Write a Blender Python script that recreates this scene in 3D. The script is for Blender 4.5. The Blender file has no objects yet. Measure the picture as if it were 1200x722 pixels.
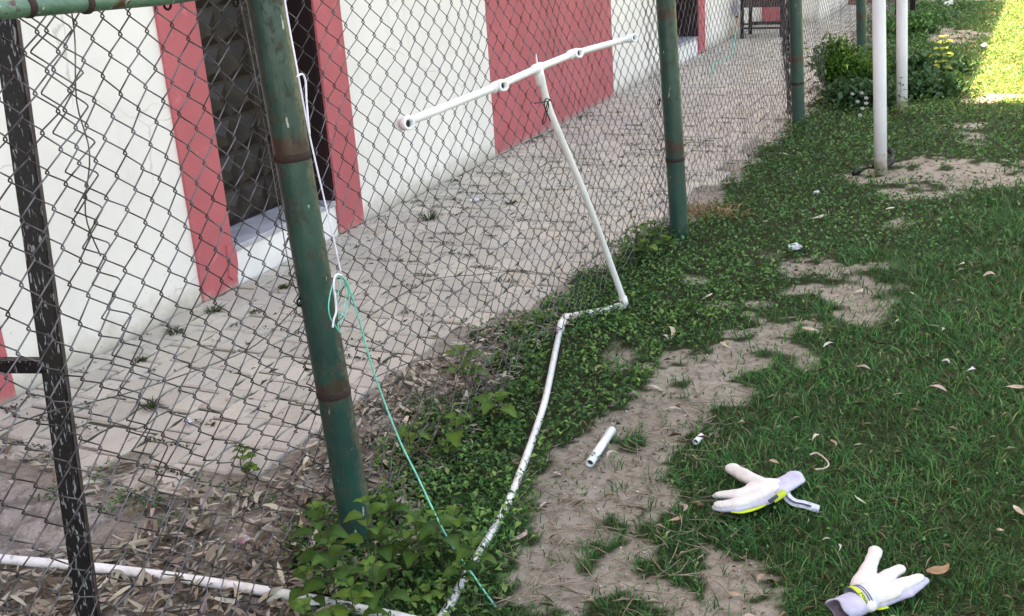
import bpy, bmesh, math, random
import numpy as np
from mathutils import Vector, Matrix, Euler

# ------------------------------------------------------------------ camera
F = 1304.518
CAMH = 1.5
RW = np.array([[0.905959, 0.08634001, -0.41446796],
               [0.4184178, -0.33183072, 0.84546728],
               [-0.06453555, -0.93937946, -0.33675122]])
CC = np.array([0, 0, CAMH])
sc = bpy.context.scene
COL = sc.collection
cd = bpy.data.cameras.new('camera'); cam = bpy.data.objects.new('camera', cd); COL.objects.link(cam)
cd.sensor_width = 36; cd.lens = F / 1200 * 36; cd.clip_start = 0.05; cd.clip_end = 500
m = Matrix(((RW[0][0], -RW[0][1], -RW[0][2], 0), (RW[1][0], -RW[1][1], -RW[1][2], 0), (RW[2][0], -RW[2][1], -RW[2][2], CAMH), (0, 0, 0, 1)))
cam.matrix_world = m
sc.camera = cam
sc.render.resolution_x = 1024; sc.render.resolution_y = 616

# ------------------------------------------------------------------ world, sun, exposure
SUN_EL = math.radians(58)
sun_dir = Vector((-math.cos(SUN_EL) * math.cos(math.radians(3)), math.cos(SUN_EL) * math.sin(math.radians(3)), math.sin(SUN_EL)))  # towards the sun
w = bpy.data.worlds.new('World'); sc.world = w; w.use_nodes = True
nt = w.node_tree; nt.nodes.clear()
sky = nt.nodes.new('ShaderNodeTexSky'); sky.sky_type = 'NISHITA'; sky.sun_disc = False
sky.sun_elevation = SUN_EL; sky.sun_rotation = math.atan2(sun_dir.x, sun_dir.y)
sky.air_density = 1.0; sky.dust_density = 3.0; sky.ozone_density = 0.6
bg = nt.nodes.new('ShaderNodeBackground'); bg.inputs[1].default_value = 0.15
wo = nt.nodes.new('ShaderNodeOutputWorld')
nt.links.new(sky.outputs[0], bg.inputs[0]); nt.links.new(bg.outputs[0], wo.inputs[0])
sl = bpy.data.lights.new('sun', 'SUN'); sl.energy = 4.2; sl.angle = math.radians(0.5); sl.color = (1.0, 0.90, 0.72)
so = bpy.data.objects.new('sun', sl); COL.objects.link(so)
so.rotation_euler = sun_dir.to_track_quat('Z', 'Y').to_euler()
sc.view_settings.view_transform = 'Standard'; sc.view_settings.look = 'None'
sc.view_settings.exposure = 2.72; sc.view_settings.gamma = 1.0
sc.view_settings.use_white_balance = True; sc.view_settings.white_balance_temperature = 9300; sc.view_settings.white_balance_tint = 15

rng = np.random.default_rng(7)
random.seed(7)

# ------------------------------------------------------------------ geometry helpers
def ray(x, y): return RW @ np.array([x - 600., y - 361., F])
def G(x, y, z=0.0):
    d = ray(x, y); return Vector(CC + d * (z - CAMH) / d[2])
def PX(x, y, X):
    d = ray(x, y); return Vector(CC + d * X / d[0])
def PY(x, y, Y):
    d = ray(x, y); return Vector(CC + d * Y / d[1])

def _h(ix, iy, s):
    v = (ix.astype(np.int64) * 374761393 + iy.astype(np.int64) * 668265263 + s * 1442695041) & 0xffffffff
    v = ((v ^ (v >> 13)) * 1274126177) & 0xffffffff
    return ((v ^ (v >> 16)) & 0xffff) / 65535.0
def vnoise(x, y, s=0):
    x = np.asarray(x, float); y = np.asarray(y, float)
    ix = np.floor(x); iy = np.floor(y); fx = x - ix; fy = y - iy
    fx = fx * fx * (3 - 2 * fx); fy = fy * fy * (3 - 2 * fy)
    a = _h(ix, iy, s); b = _h(ix + 1, iy, s); c = _h(ix, iy + 1, s); d = _h(ix + 1, iy + 1, s)
    return (a * (1 - fx) + b * fx) * (1 - fy) + (c * (1 - fx) + d * fx) * fy
def fbm(x, y, s=0, o=3):
    r = 0; a = .5; t = 0
    for i in range(o):
        r = r + a * vnoise(np.asarray(x) * 2 ** i, np.asarray(y) * 2 ** i, s + i * 17); t += a; a *= .5
    return r / t
def sstep(a, b, x):
    t = np.clip((x - a) / (b - a), 0, 1); return t * t * (3 - 2 * t)
def inpoly(px, py, poly):
    r = np.zeros(px.shape, bool); n = len(poly); j = n - 1
    for i in range(n):
        xi, yi = poly[i]; xj, yj = poly[j]
        if yi != yj:
            r ^= ((yi > py) != (yj > py)) & (px < (xj - xi) * (py - yi) / (yj - yi) + xi)
        j = i
    return r

def npmesh(name, verts, faces, nper, mat, smooth=False, col=None, extra=None):
    """verts (n,3); faces flat array of equal length nper, or a list of ints with nper an array of sizes"""
    me = bpy.data.meshes.new(name)
    verts = np.ascontiguousarray(verts, np.float32).reshape(-1, 3)
    faces = np.ascontiguousarray(faces, np.int32).ravel()
    me.vertices.add(len(verts)); me.vertices.foreach_set('co', verts.ravel())
    if np.isscalar(nper):
        nf = len(faces) // nper; tot = np.full(nf, nper, np.int32)
    else:
        tot = np.asarray(nper, np.int32); nf = len(tot)
    start = np.concatenate([[0], np.cumsum(tot)[:-1]]).astype(np.int32)
    me.loops.add(len(faces)); me.loops.foreach_set('vertex_index', faces)
    me.polygons.add(nf); me.polygons.foreach_set('loop_start', start)
    try: me.polygons.foreach_set('loop_total', tot)
    except Exception: pass
    if smooth: me.polygons.foreach_set('use_smooth', np.ones(nf, bool))
    me.update(calc_edges=True)
    if col is not None:
        a = me.attributes.new('tint', 'FLOAT_COLOR', 'POINT')
        c4 = np.ones((len(verts), 4), np.float32); c4[:, :3] = col; a.data.foreach_set('color', c4.ravel())
    if extra is not None:
        a = me.attributes.new('cover', 'FLOAT', 'POINT'); a.data.foreach_set('value', np.asarray(extra, np.float32))
        a = me.attributes.new('sun_tone', 'FLOAT', 'POINT'); a.data.foreach_set('value', (sstep(7.8, 8.8, verts[:, 1]) * sstep(-1.0, -.3, verts[:, 0])).astype(np.float32))  # mask for the sunlight painted into the ground colour
    if mat: me.materials.append(mat)
    return me

def link(name, me, parent=None, loc=None):
    o = bpy.data.objects.new(name, me); COL.objects.link(o)
    if parent is not None: o.parent = parent
    if loc is not None: o.location = loc
    return o
def tag(o, label=None, cat=None, group=None, kind=None):
    if label: o['label'] = label
    if cat: o['category'] = cat
    if group: o['group'] = group
    if kind: o['kind'] = kind
    return o
def thing(name, label, cat, loc=(0, 0, 0), group=None, rz=0):
    o = bpy.data.objects.new(name, None); COL.objects.link(o); o.location = loc; o.rotation_euler = (0, 0, rz)
    o.empty_display_size = .05
    return tag(o, label, cat, group)
def bmobj(name, bm, mat, parent=None, loc=None, smooth=False):
    me = bpy.data.meshes.new(name)
    bmesh.ops.recalc_face_normals(bm, faces=bm.faces)
    bm.to_mesh(me); bm.free()
    if smooth:
        for p in me.polygons: p.use_smooth = True
    if mat: me.materials.append(mat)
    return link(name, me, parent, loc)
def box(bm, x0, x1, y0, y1, z0, z1, bev=0.0):
    r = bmesh.ops.create_cube(bm, size=1)
    for v in r['verts']:
        v.co = Vector(((x0 + x1) / 2 + v.co.x * (x1 - x0), (y0 + y1) / 2 + v.co.y * (y1 - y0), (z0 + z1) / 2 + v.co.z * (z1 - z0)))
    if bev:
        es = list({e for v in r['verts'] for e in v.link_edges})
        bmesh.ops.bevel(bm, geom=es, offset=bev, segments=2, affect='EDGES', profile=.5)
def tube(bm, pts, rad, n=10, cap=True, inner=None):
    """a swept tube; rad a number or a list; inner: wall with an open end"""
    pts = [Vector(p) for p in pts]
    if not hasattr(rad, '__len__'): rad = [rad] * len(pts)
    rings = []; t0 = (pts[1] - pts[0]).normalized()
    ref = Vector((0, 0, 1)) if abs(t0.z) < .9 else Vector((1, 0, 0))
    u = t0.cross(ref).normalized()
    for i, p in enumerate(pts):
        a = pts[max(i - 1, 0)]; b = pts[min(i + 1, len(pts) - 1)]
        t = (b - a).normalized(); u = (u - t * u.dot(t)).normalized(); v = t.cross(u)
        rings.append([bm.verts.new(p + (u * math.cos(k * 2 * math.pi / n) + v * math.sin(k * 2 * math.pi / n)) * rad[i]) for k in range(n)])
    for i in range(len(rings) - 1):
        for k in range(n):
            bm.faces.new((rings[i][k], rings[i][(k + 1) % n], rings[i + 1][(k + 1) % n], rings[i + 1][k]))
    if cap:
        bm.faces.new(list(reversed(rings[0]))); bm.faces.new(rings[-1])
    return rings
def hollow(bm, p0, p1, ro, ri, n=20, depth=None):
    """pipe with open bore at both ends"""
    p0 = Vector(p0); p1 = Vector(p1)
    a = tube(bm, [p0, p1], ro, n, cap=False); b = tube(bm, [p0, p1], ri, n, cap=False)
    for e in (0, 1):
        for k in range(n):
            bm.faces.new((a[e][k], a[e][(k + 1) % n], b[e][(k + 1) % n], b[e][k]))
def smoothpath(pts, sub=6):
    pts = [Vector(p) for p in pts]; out = []
    for i in range(len(pts) - 1):
        p0 = pts[max(i - 1, 0)]; p1 = pts[i]; p2 = pts[i + 1]; p3 = pts[min(i + 2, len(pts) - 1)]
        for k in range(sub):
            t = k / sub
            out.append(.5 * ((2 * p1) + (p2 - p0) * t + (2 * p0 - 5 * p1 + 4 * p2 - p3) * t * t + (-p0 + 3 * p1 - 3 * p2 + p3) * t ** 3))
    out.append(pts[-1]); return out

# ------------------------------------------------------------------ materials
class MB:
    def __init__(s, name, rough=.6, metal=0.0, spec=.5):
        s.m = bpy.data.materials.new(name); s.m.use_nodes = True; s.t = s.m.node_tree; s.t.nodes.clear()
        s.out = s.n('ShaderNodeOutputMaterial'); s.b = s.n('ShaderNodeBsdfPrincipled')
        s.l(s.b.outputs[0], s.out.inputs[0]); s.b.inputs['Roughness'].default_value = rough; s.b.inputs['Metallic'].default_value = metal
        s.b.inputs['Specular IOR Level'].default_value = spec
        s.tc = s.n('ShaderNodeTexCoord'); s.geo = s.n('ShaderNodeNewGeometry'); s.co = s.tc.outputs['Object']; s.ns = None
    def n(s, t): return s.t.nodes.new(t)
    def l(s, a, b): s.t.links.new(a, b)
    def val(s, x, inp):
        if hasattr(x, 'type') and hasattr(x, 'links'): s.l(x, inp)
        elif isinstance(x, (tuple, list)): inp.default_value = (*x, 1) if len(x) == 3 and len(inp.default_value) == 4 else x
        else: inp.default_value = x
    def scaled(s, sx, sy, sz, co=None):
        q = s.n('ShaderNodeMapping'); q.inputs['Scale'].default_value = (sx, sy, sz); s.l(co or s.co, q.inputs[0]); return q.outputs[0]
    def noise(s, sc, det=4, co=None, dist=0, rough=.55):
        q = s.n('ShaderNodeTexNoise'); q.inputs['Scale'].default_value = sc; q.inputs['Detail'].default_value = det
        q.inputs['Distortion'].default_value = dist; q.inputs['Roughness'].default_value = rough
        s.l(co or s.co, q.inputs['Vector']); return q.outputs['Fac']
    def vor(s, sc, co=None, feat='F1'):
        q = s.n('ShaderNodeTexVoronoi'); q.inputs['Scale'].default_value = sc; q.feature = feat; s.l(co or s.co, q.inputs['Vector']); return q.outputs['Distance']
    def ramp(s, f, lo, hi, a=0.0, b=1.0):
        q = s.n('ShaderNodeMapRange'); q.interpolation_type = 'SMOOTHSTEP'; s.l(f, q.inputs[0])
        q.inputs[1].default_value = lo; q.inputs[2].default_value = hi; q.inputs[3].default_value = a; q.inputs[4].default_value = b; return q.outputs[0]
    def mix(s, f, a, b, mode='MIX'):
        q = s.n('ShaderNodeMix'); q.data_type = 'RGBA'; q.blend_type = mode
        s.val(f, q.inputs[0]); s.val(a, q.inputs[6]); s.val(b, q.inputs[7]); return q.outputs[2]
    def math(s, op, a, b=0.0):
        q = s.n('ShaderNodeMath'); q.operation = op; s.val(a, q.inputs[0]); s.val(b, q.inputs[1]); return q.outputs[0]
    def sep(s, co=None):
        q = s.n('ShaderNodeSeparateXYZ'); s.l(co or s.co, q.inputs[0]); return q.outputs
    def attr(s, nm):
        q = s.n('ShaderNodeAttribute'); q.attribute_name = nm; return q
    def color(s, c): s.val(c, s.b.inputs['Base Color'])
    def rough(s, c): s.val(c, s.b.inputs['Roughness'])
    def bump(s, h, strength=.3, dist=.01):
        q = s.n('ShaderNodeBump'); q.inputs['Strength'].default_value = strength; q.inputs['Distance'].default_value = dist
        s.l(h, q.inputs['Height'])
        if s.ns: s.l(s.ns, q.inputs['Normal'])
        s.ns = q.outputs[0]; s.l(s.ns, s.b.inputs['Normal'])

def leafy(name, rough=.55, trans=.3, tint=(1, 1, 1), base=None):
    a = MB(name, rough, spec=.16)
    if base is None:
        c = a.attr('tint').outputs['Color']
    else:
        oi = a.n('ShaderNodeObjectInfo').outputs['Random']
        x = a.sep()[0]; vein = a.ramp(a.math('ABSOLUTE', x), 0.0, .012, 1, 0)
        c = a.mix(a.noise(60), base, tuple(k * .7 for k in base))
        c = a.mix(a.math('MULTIPLY', vein, .35), c, (base[0] * 2.4, base[1] * 1.8, base[2] * 2))
        c = a.mix(a.math('MULTIPLY', oi, .55), c, (base[0] * 2.2, base[1] * 1.5, base[2] * .8))
        a.bump(a.noise(90, 3), .4, .003)
    a.color(c)
    tr = a.n('ShaderNodeBsdfTranslucent'); a.l(a.mix(.25, c, (.12, .22, .02)), tr.inputs[0])
    mx = a.n('ShaderNodeMixShader'); mx.inputs[0].default_value = trans
    a.l(a.b.outputs[0], mx.inputs[1]); a.l(tr.outputs[0], mx.inputs[2]); a.l(mx.outputs[0], a.out.inputs[0])
    return a.m

def m_wall():
    a = MB('cream_plaster', .85, spec=.2); x, y, z = a.sep(a.geo.outputs['Position'])
    P = a.geo.outputs['Position']
    c = a.mix(a.ramp(a.noise(1.3, 5, P), .35, .7), (.80, .77, .71), (.73, .70, .645))
    c = a.mix(a.math('MULTIPLY', a.ramp(a.noise(9, 5, a.scaled(1, 1, .25, P)), .55, .75), .35), c, (.62, .60, .56))
    low = a.ramp(a.math('ADD', z, a.math('MULTIPLY', a.noise(11, 7, P), .22)), .08, .26, 1, 0)
    c = a.mix(a.math('MULTIPLY', low, .85), c, (.40, .36, .29))
    nz = a.n('ShaderNodeTexNoise'); nz.inputs['Scale'].default_value = 4; nz.inputs['Detail'].default_value = 5; a.l(P, nz.inputs['Vector'])
    ck = a.math('MULTIPLY', a.ramp(a.vor(1.1, a.mix(.12, P, nz.outputs['Color']), 'DISTANCE_TO_EDGE'), 0, .004, 1, 0), a.ramp(a.noise(1.7, 2, P), .5, .58))
    c = a.mix(a.math('MULTIPLY', ck, .55), c, (.38, .35, .30))
    sp = a.ramp(a.noise(55, 5, P), .66, .70)
    c = a.mix(a.math('MULTIPLY', sp, a.ramp(z, .5, .0)), c, (.30, .26, .21))
    a.color(c); a.bump(a.noise(90, 5, P), .25, .004); a.bump(a.noise(7, 4, P), .3, .02); return a.m
def m_pink(nm, base=(.50, .125, .135)):
    a = MB(nm, .75, spec=.25); P = a.geo.outputs['Position']; x, y, z = a.sep(P)
    c = a.mix(a.ramp(a.noise(2.5, 5, P), .3, .7), base, tuple(k * .84 for k in base))
    c = a.mix(a.math('MULTIPLY', a.ramp(a.noise(16, 6, P), .62, .70), .5), c, tuple(min(1, k * 1.3 + .03) for k in base))
    low = a.ramp(a.math('ADD', z, a.math('MULTIPLY', a.noise(20, 6, P), .14)), .05, .12, 1, 0)
    c = a.mix(a.math('MULTIPLY', low, .7), c, (.42, .33, .28))
    a.color(c); a.bump(a.noise(80, 5, P), .25, .004); return a.m
def simple(nm, c1, c2, sc=8, rough=.6, bump=.2, metal=0, spec=.5, det=5, bd=.004, lo=.35, hi=.65):
    a = MB(nm, rough, metal, spec); f = a.noise(sc, det)
    a.color(a.mix(a.ramp(f, lo, hi), c1, c2))
    if bump: a.bump(a.noise(sc * 5, 4), bump, bd)
    return a.m
def m_green():
    a = MB('chipped_green_paint', .38, spec=.5); P = a.geo.outputs['Position']
    x, y, z = a.sep(P)
    c = a.mix(a.ramp(a.noise(5, 5, P), .3, .7), (.004, .038, .032), (.010, .066, .050))
    # dusty tan wear down one side
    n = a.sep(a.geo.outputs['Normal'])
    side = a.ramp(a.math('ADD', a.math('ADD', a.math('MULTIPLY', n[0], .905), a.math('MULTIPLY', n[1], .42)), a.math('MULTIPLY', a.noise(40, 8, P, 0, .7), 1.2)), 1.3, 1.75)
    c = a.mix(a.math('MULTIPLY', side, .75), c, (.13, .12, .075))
    rust = a.ramp(a.noise(42, 9, a.scaled(1, 1, .45, P), .6, .75), .53, .60)
    c = a.mix(a.math('MULTIPLY', rust, .8), c, (.048, .036, .018))
    for zb in (1.03, .44):
        near_ = a.ramp(a.math('ADD', a.math('ABSOLUTE', a.math('SUBTRACT', z, zb)), a.math('MULTIPLY', a.noise(35, 7, P), .07)), .045, .075, 1, 0)
        c = a.mix(a.math('MULTIPLY', near_, .85), c, (.045, .022, .014))
    pale = a.ramp(a.noise(13, 6, a.scaled(1, 1, .6, P)), .5, .75)
    c = a.mix(a.math('MULTIPLY', pale, .4), c, (.035, .10, .075))
    chips = a.ramp(a.noise(75, 3, a.scaled(1, 1, .3, P)), .70, .72)
    c = a.mix(chips, c, (.30, .36, .33))
    a.color(c); a.rough(a.ramp(rust, 0, 1, .36, .8)); a.bump(rust, .5, .002); a.bump(a.noise(60, 6, a.scaled(1, 1, .4, P)), .5, .004); return a.m
def m_rail():
    a = MB('faded_green_paint', .5); P = a.geo.outputs['Position']
    c = a.mix(a.ramp(a.noise(9, 6, P), .3, .7), (.03, .10, .065), (.085, .19, .13))
    c = a.mix(a.ramp(a.noise(24, 8, P, .6, .7), .58, .64), c, (.07, .03, .02))
    c = a.mix(a.ramp(a.noise(60, 4, P), .62, .66), c, (.3, .36, .32))
    a.color(c); a.bump(a.noise(70, 5, P), .5, .004); return a.m
def m_black():
    a = MB('scuffed_black_paint', .42, spec=.25); P = a.geo.outputs['Position']
    c = a.mix(a.noise(6, 4, P), (.0025, .003, .004), (.006, .006, .008))
    s1 = a.ramp(a.noise(210, 4, a.scaled(1, 1, .12, P), .5), .585, .63)
    c = a.mix(a.math('MULTIPLY', s1, .8), c, (.25, .26, .28))
    n = a.sep(a.geo.outputs['Normal'])
    r = a.math('MULTIPLY', a.ramp(n[1], .4, .8), a.ramp(a.noise(7, 5, P), .3, .55))
    c = a.mix(r, c, (.05, .022, .013))
    a.color(c); a.bump(a.noise(60, 5, P), .4, .003); return a.m
def m_pvc():
    a = MB('white_pipe_plastic', .38, spec=.5); P = a.geo.outputs['Position']; z = a.sep(P)[2]
    c = a.mix(a.ramp(a.noise(6, 5, P), .3, .7), (.80, .82, .82), (.70, .73, .73))
    low = a.ramp(z, .10, .0)
    d = a.math('MULTIPLY', low, a.ramp(a.noise(26, 6, P), .45, .70))
    c = a.mix(a.math('MULTIPLY', d, .55), c, (.40, .40, .24))
    c = a.mix(a.math('MULTIPLY', a.ramp(a.noise(50, 5, P), .60, .72), .25), c, (.45, .42, .34))
    a.color(c); a.bump(a.noise(30, 4, P), .15, .003); return a.m
def m_pole():
    a = MB('white_pole_paint', .45); P = a.geo.outputs['Position']; z = a.sep(P)[2]
    c = a.mix(a.ramp(a.noise(4, 5, P), .3, .7), (.74, .75, .78), (.64, .66, .70))
    low = a.ramp(a.math('ADD', z, a.math('MULTIPLY', a.noise(30, 5, P), .2)), .13, .24, 1, 0)
    c = a.mix(a.math('MULTIPLY', low, .8), c, (.36, .29, .20))
    c = a.mix(a.ramp(a.noise(36, 5, P), .70, .73), c, (.28, .33, .33))
    a.color(c); a.bump(a.noise(40, 4, P), .2, .003); return a.m
def m_wire():
    a = MB('galvanised_wire', .42, .75); P = a.geo.outputs['Position']
    c = a.mix(a.ramp(a.noise(14, 5, P), .4, .62), (.15, .15, .165), (.045, .042, .040))
    a.color(c); return a.m
def m_paver():
    a = MB('concrete_paver', .9, spec=.2); P = a.geo.outputs['Position']
    r = a.math('FRACT', a.math('ADD', a.n('ShaderNodeObjectInfo').outputs['Random'], a.geo.outputs['Random Per Island']))
    c = a.mix(r, (.37, .34, .275), (.475, .44, .365))
    c = a.mix(a.math('MULTIPLY', a.ramp(a.noise(3.2, 5, P), .35, .65), .5), c, (.335, .325, .30))
    c = a.mix(a.math('MULTIPLY', a.ramp(a.noise(120, 4, P), .5, .7), .4), c, (.22, .19, .16))
    c = a.mix(a.math('MULTIPLY', a.ramp(a.noise(17, 6, P), .58, .72), .45), c, (.20, .175, .14))
    a.color(c); a.bump(a.noise(160, 4, P), .5, .002); a.bump(a.noise(22, 4, P), .3, .006); return a.m
def m_ground():
    a = MB('dry_soil', .95, spec=.15); P = a.geo.outputs['Position']
    c = a.mix(a.ramp(a.noise(2.2, 6, P), .3, .7), (.56, .51, .42), (.42, .375, .305))
    c = a.mix(a.math('MULTIPLY', a.ramp(a.noise(26, 7, P, .4), .46, .62), .6), c, (.22, .185, .145))
    c = a.mix(a.math('MULTIPLY', a.ramp(a.noise(9, 7, P, .8), .52, .60), .4), c, (.48, .43, .37))
    c = a.mix(a.math('MULTIPLY', a.ramp(a.noise(140, 5, P), .55, .70), .55), c, (.42, .36, .29))
    v = a.attr('cover').outputs['Fac']
    hum = a.mix(a.noise(40, 5, P), (.030, .046, .018), (.080, .088, .042))
    hum = a.mix(a.attr('sun_tone').outputs['Fac'], hum, a.mix(a.noise(30, 5, P), (.11, .16, .03), (.20, .21, .06)))  # ground tinted brighter and yellower to paint in the sun patch
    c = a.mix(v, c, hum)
    nz = a.n('ShaderNodeTexNoise'); nz.inputs['Scale'].default_value = 6; nz.inputs['Detail'].default_value = 6; a.l(P, nz.inputs['Vector'])
    cr = a.ramp(a.vor(12, a.mix(.10, P, nz.outputs['Color']), 'DISTANCE_TO_EDGE'), 0, .045)
    a.color(c); a.bump(cr, .6, .010); a.bump(a.noise(16, 6, P, 0, .7), .8, .03); a.bump(a.noise(55, 8, P, 0, .8), 1.0, .035); a.bump(a.noise(200, 4, P), .8, .004); return a.m

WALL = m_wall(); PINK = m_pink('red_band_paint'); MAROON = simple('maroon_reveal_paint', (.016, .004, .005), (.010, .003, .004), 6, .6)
SILLM = simple('grey_marble', (.42, .43, .46), (.30, .31, .34), 9, .35); WHITEP = simple('white_sill_paint', (.80, .79, .76), (.70, .69, .66), 5, .7)
GRILLE = simple('dark_bronze_panel', (.014, .011, .009), (.028, .021, .016), 14, .5, .3, spec=.3)
GREEN = m_green(); RAIL = m_rail(); BLACK = m_black(); PVC = m_pvc(); POLE = m_pole(); WIRE = m_wire(); PAVER = m_paver(); SOIL = m_ground()
RUST = simple('rusty_weld', (.035, .014, .010), (.022, .013, .010), 40, .85, .6)
RUBBER = simple('black_rubber', (.003, .003, .0035), (.010, .010, .009), 20, .6, spec=.25)
HOLE = simple('pipe_bore_shade', (.03, .03, .03), (.05, .045, .04), 20, .9)  # dark plug colour, painted shade for the inside of open pipes
SLAB = simple('weathered_concrete', (.34, .31, .28), (.19, .17, .15), 16, .95, 1.0, spec=.15, bd=.02, det=9, lo=.42, hi=.6)
BENCHF = simple('black_bench_metal', (.003, .003, .004), (.008, .008, .008), 12, .5, spec=.25)
BENCHW = simple('dark_red_board', (.035, .010, .009), (.02, .008, .007), 10, .6)
STRING = simple('white_nylon_string', (.75, .78, .86), (.62, .66, .76), 60, .6)
CORD = simple('mint_cord', (.14, .62, .48), (.08, .48, .38), 90, .6)
PAPER = simple('white_plastic_scrap', (.78, .84, .88), (.68, .76, .82), 30, .6)
LEAFG = leafy('grass_leaf'); CLOV = leafy('ground_cover_leaf', .5, .25); DRY = leafy('dry_leaf_skin', .7, .12)
BROAD = leafy('broad_weed_leaf', .5, .3, base=(.030, .092, .020)); BROADL = leafy('young_weed_leaf', .5, .35, base=(.060, .150, .032))
SPRIGM = leafy('pale_sprig_leaf', .5, .4, base=(.22, .32, .06))
STEM = simple('weed_stem', (.03, .05, .014), (.06, .05, .025), 30, .7)
LATEX = simple('glove_latex', (.55, .55, .53), (.46, .455, .43), 14, .8, .35, lo=.4, hi=.75, bd=.004)
LILAC = simple('glove_lilac_cloth', (.42, .43, .54), (.34, .35, .46), 30, .8, .4)
NEON = simple('glove_neon_trim', (.42, .56, .02), (.36, .48, .02), 30, .6)
NAVY = simple('glove_navy_stripe', (.012, .018, .05), (.02, .025, .06), 30, .6)
STRAPW = simple('glove_strap_white', (.50, .55, .62), (.42, .48, .56), 30, .7)
SHADEHOLE = simple('glove_inside_shade', (.20, .17, .22), (.12, .10, .13), 30, .9)  # shade inside the open cuff, put into the colour

# ------------------------------------------------------------------ ground zones (metres)
EDGE_Y = [0, 2.1, 3.1, 3.6, 4.16, 5.0, 6.5, 30]
EDGE_X = [-1.86, -1.86, -1.90, -1.78, -1.64, -1.56, -1.55, -1.5]
def gp(pts): return [tuple(G(*p)[:2]) for p in pts]
DIRT = [gp([(560, 760), (590, 722), (596, 640), (612, 600), (640, 560), (672, 515), (692, 480), (735, 460), (775, 440), (800, 415), (860, 388), (905, 376), (950, 372), (955, 385), (905, 405), (885, 450), (872, 480), (818, 510), (800, 545), (795, 600), (768, 640), (775, 680), (800, 705), (850, 650), (900, 662), (925, 700), (915, 760)]),
        gp([(978, 208), (1005, 196), (1060, 190), (1100, 183), (1150, 187), (1230, 188), (1230, 214), (1150, 222), (1120, 231), (1060, 233), (1025, 218)]),
        gp([(1066, 28), (1120, 33), (1160, 40), (1130, 52), (1090, 48)]),
        gp([(1122, 145), (1150, 143), (1155, 165), (1135, 170)]),
        gp([(1110, 118), (1130, 112), (1185, 108), (1200, 113), (1150, 123)]),
        gp([(1032, 256), (1060, 256), (1066, 268), (1036, 270)]),
        gp([(905, 318), (940, 305), (955, 312), (1030, 308), (1040, 320), (960, 326), (920, 328)]),
        gp([(1040, 5), (1100, 2), (1400, 0), (1600, -60), (1000, -60), (1000, -10)]),
        gp([(970, 30), (1008, 20), (1008, 45), (985, 60)])]
COVER_L = gp([(318, 790), (325, 722), (345, 650), (360, 600), (400, 590), (440, 560), (450, 520), (475, 490), (520, 470), (575, 455), (600, 440), (575, 410), (560, 385), (590, 372), (640, 372), (668, 325), (700, 310), (725, 285), (780, 262), (815, 262), (842, 235), (880, 200), (905, 165), (928, 148), (962, 112), (985, 92), (1000, 60), (1018, 10), (1035, -15)]) + [(-1.4, 40), (25, 40), (25, -3), (-.8, -3)]
def zones(x, y):
    jx = x + (fbm(x * 6, y * 6, 3) - .5) * .26 + (vnoise(x * 34, y * 34, 13) - .5) * .07; jy = y + (fbm(x * 6, y * 6, 9) - .5) * .26 + (vnoise(x * 34, y * 34, 19) - .5) * .07
    veg = inpoly(jx, jy, COVER_L).astype(float)
    d = np.zeros(x.shape, bool)
    for p in DIRT: d |= inpoly(jx, jy, p)
    near = sstep(-.2, -.6, x) * sstep(-1.5, -1.1, x) * sstep(2.9, 3.4, y) * sstep(5.0, 4.2, y)                       # thin growth round the path
    thin = sstep(.60, .72, fbm(x * 4 + 5, y * 4, 21)) * (.12 + .8 * near)
    tuft = sstep(.60, .66, fbm(x * 9, y * 9, 33))
    cov = np.where(d, np.maximum(.80 * tuft, .05 + .25 * sstep(.55, .7, fbm(x * 14, y * 14, 35))), 1 - thin) * veg
    # growth between paving and fence
    return np.clip(cov, 0, 1), d
def groundz(x, y):
    z = (fbm(x * 3, y * 3, 50) - .5) * .03 + (fbm(x * 14, y * 14, 60, 2) - .5) * .005 + (vnoise(x * 40, y * 40, 61) - .5) * .004 + (np.abs(vnoise(x * 24, y * 24, 66) - .5)) * .008
    e = np.interp(y, EDGE_Y, EDGE_X)
    pav = sstep(e + .05, e - .03, x) * sstep(2.05, 2.15, y) * (x < 0)
    return z * (1 - pav) + -.008 * pav
def gz(x, y): return float(groundz(np.array([x]), np.array([y]))[0])

def seq(*parts): return np.unique(np.concatenate(parts).round(4))
gx = seq(np.array([-60, -40, -25, -15, -8, -5, -4]), np.arange(-3.4, 1.2, .018), np.arange(1.2, 3, .05), np.array([3.5, 4.5, 6, 9, 14, 25, 40, 60]))
gy = seq(np.array([-40, -25, -15, -8, -4, -2, -1, -.3, .3]), np.arange(.9, 4.6, .018), np.arange(4.6, 9, .035), np.arange(9, 18, .08), np.array([19, 21, 25, 30, 40, 60, 90, 150]))
XX, YY = np.meshgrid(gx, gy)
ZZ = groundz(XX, YY); cov, dd = zones(XX.ravel(), YY.ravel())
nx, ny = len(gx), len(gy)
ii = (np.arange(ny - 1)[:, None] * nx + np.arange(nx - 1)[None]).ravel()
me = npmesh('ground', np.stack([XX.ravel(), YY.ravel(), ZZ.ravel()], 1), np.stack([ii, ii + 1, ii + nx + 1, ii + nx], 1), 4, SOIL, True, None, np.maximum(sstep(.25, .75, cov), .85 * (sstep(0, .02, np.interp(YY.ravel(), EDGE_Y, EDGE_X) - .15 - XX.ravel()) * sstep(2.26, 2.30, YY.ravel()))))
tag(link('ground', me), kind='structure', label='dry tan soil under the grass, ground cover and litter')

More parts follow.
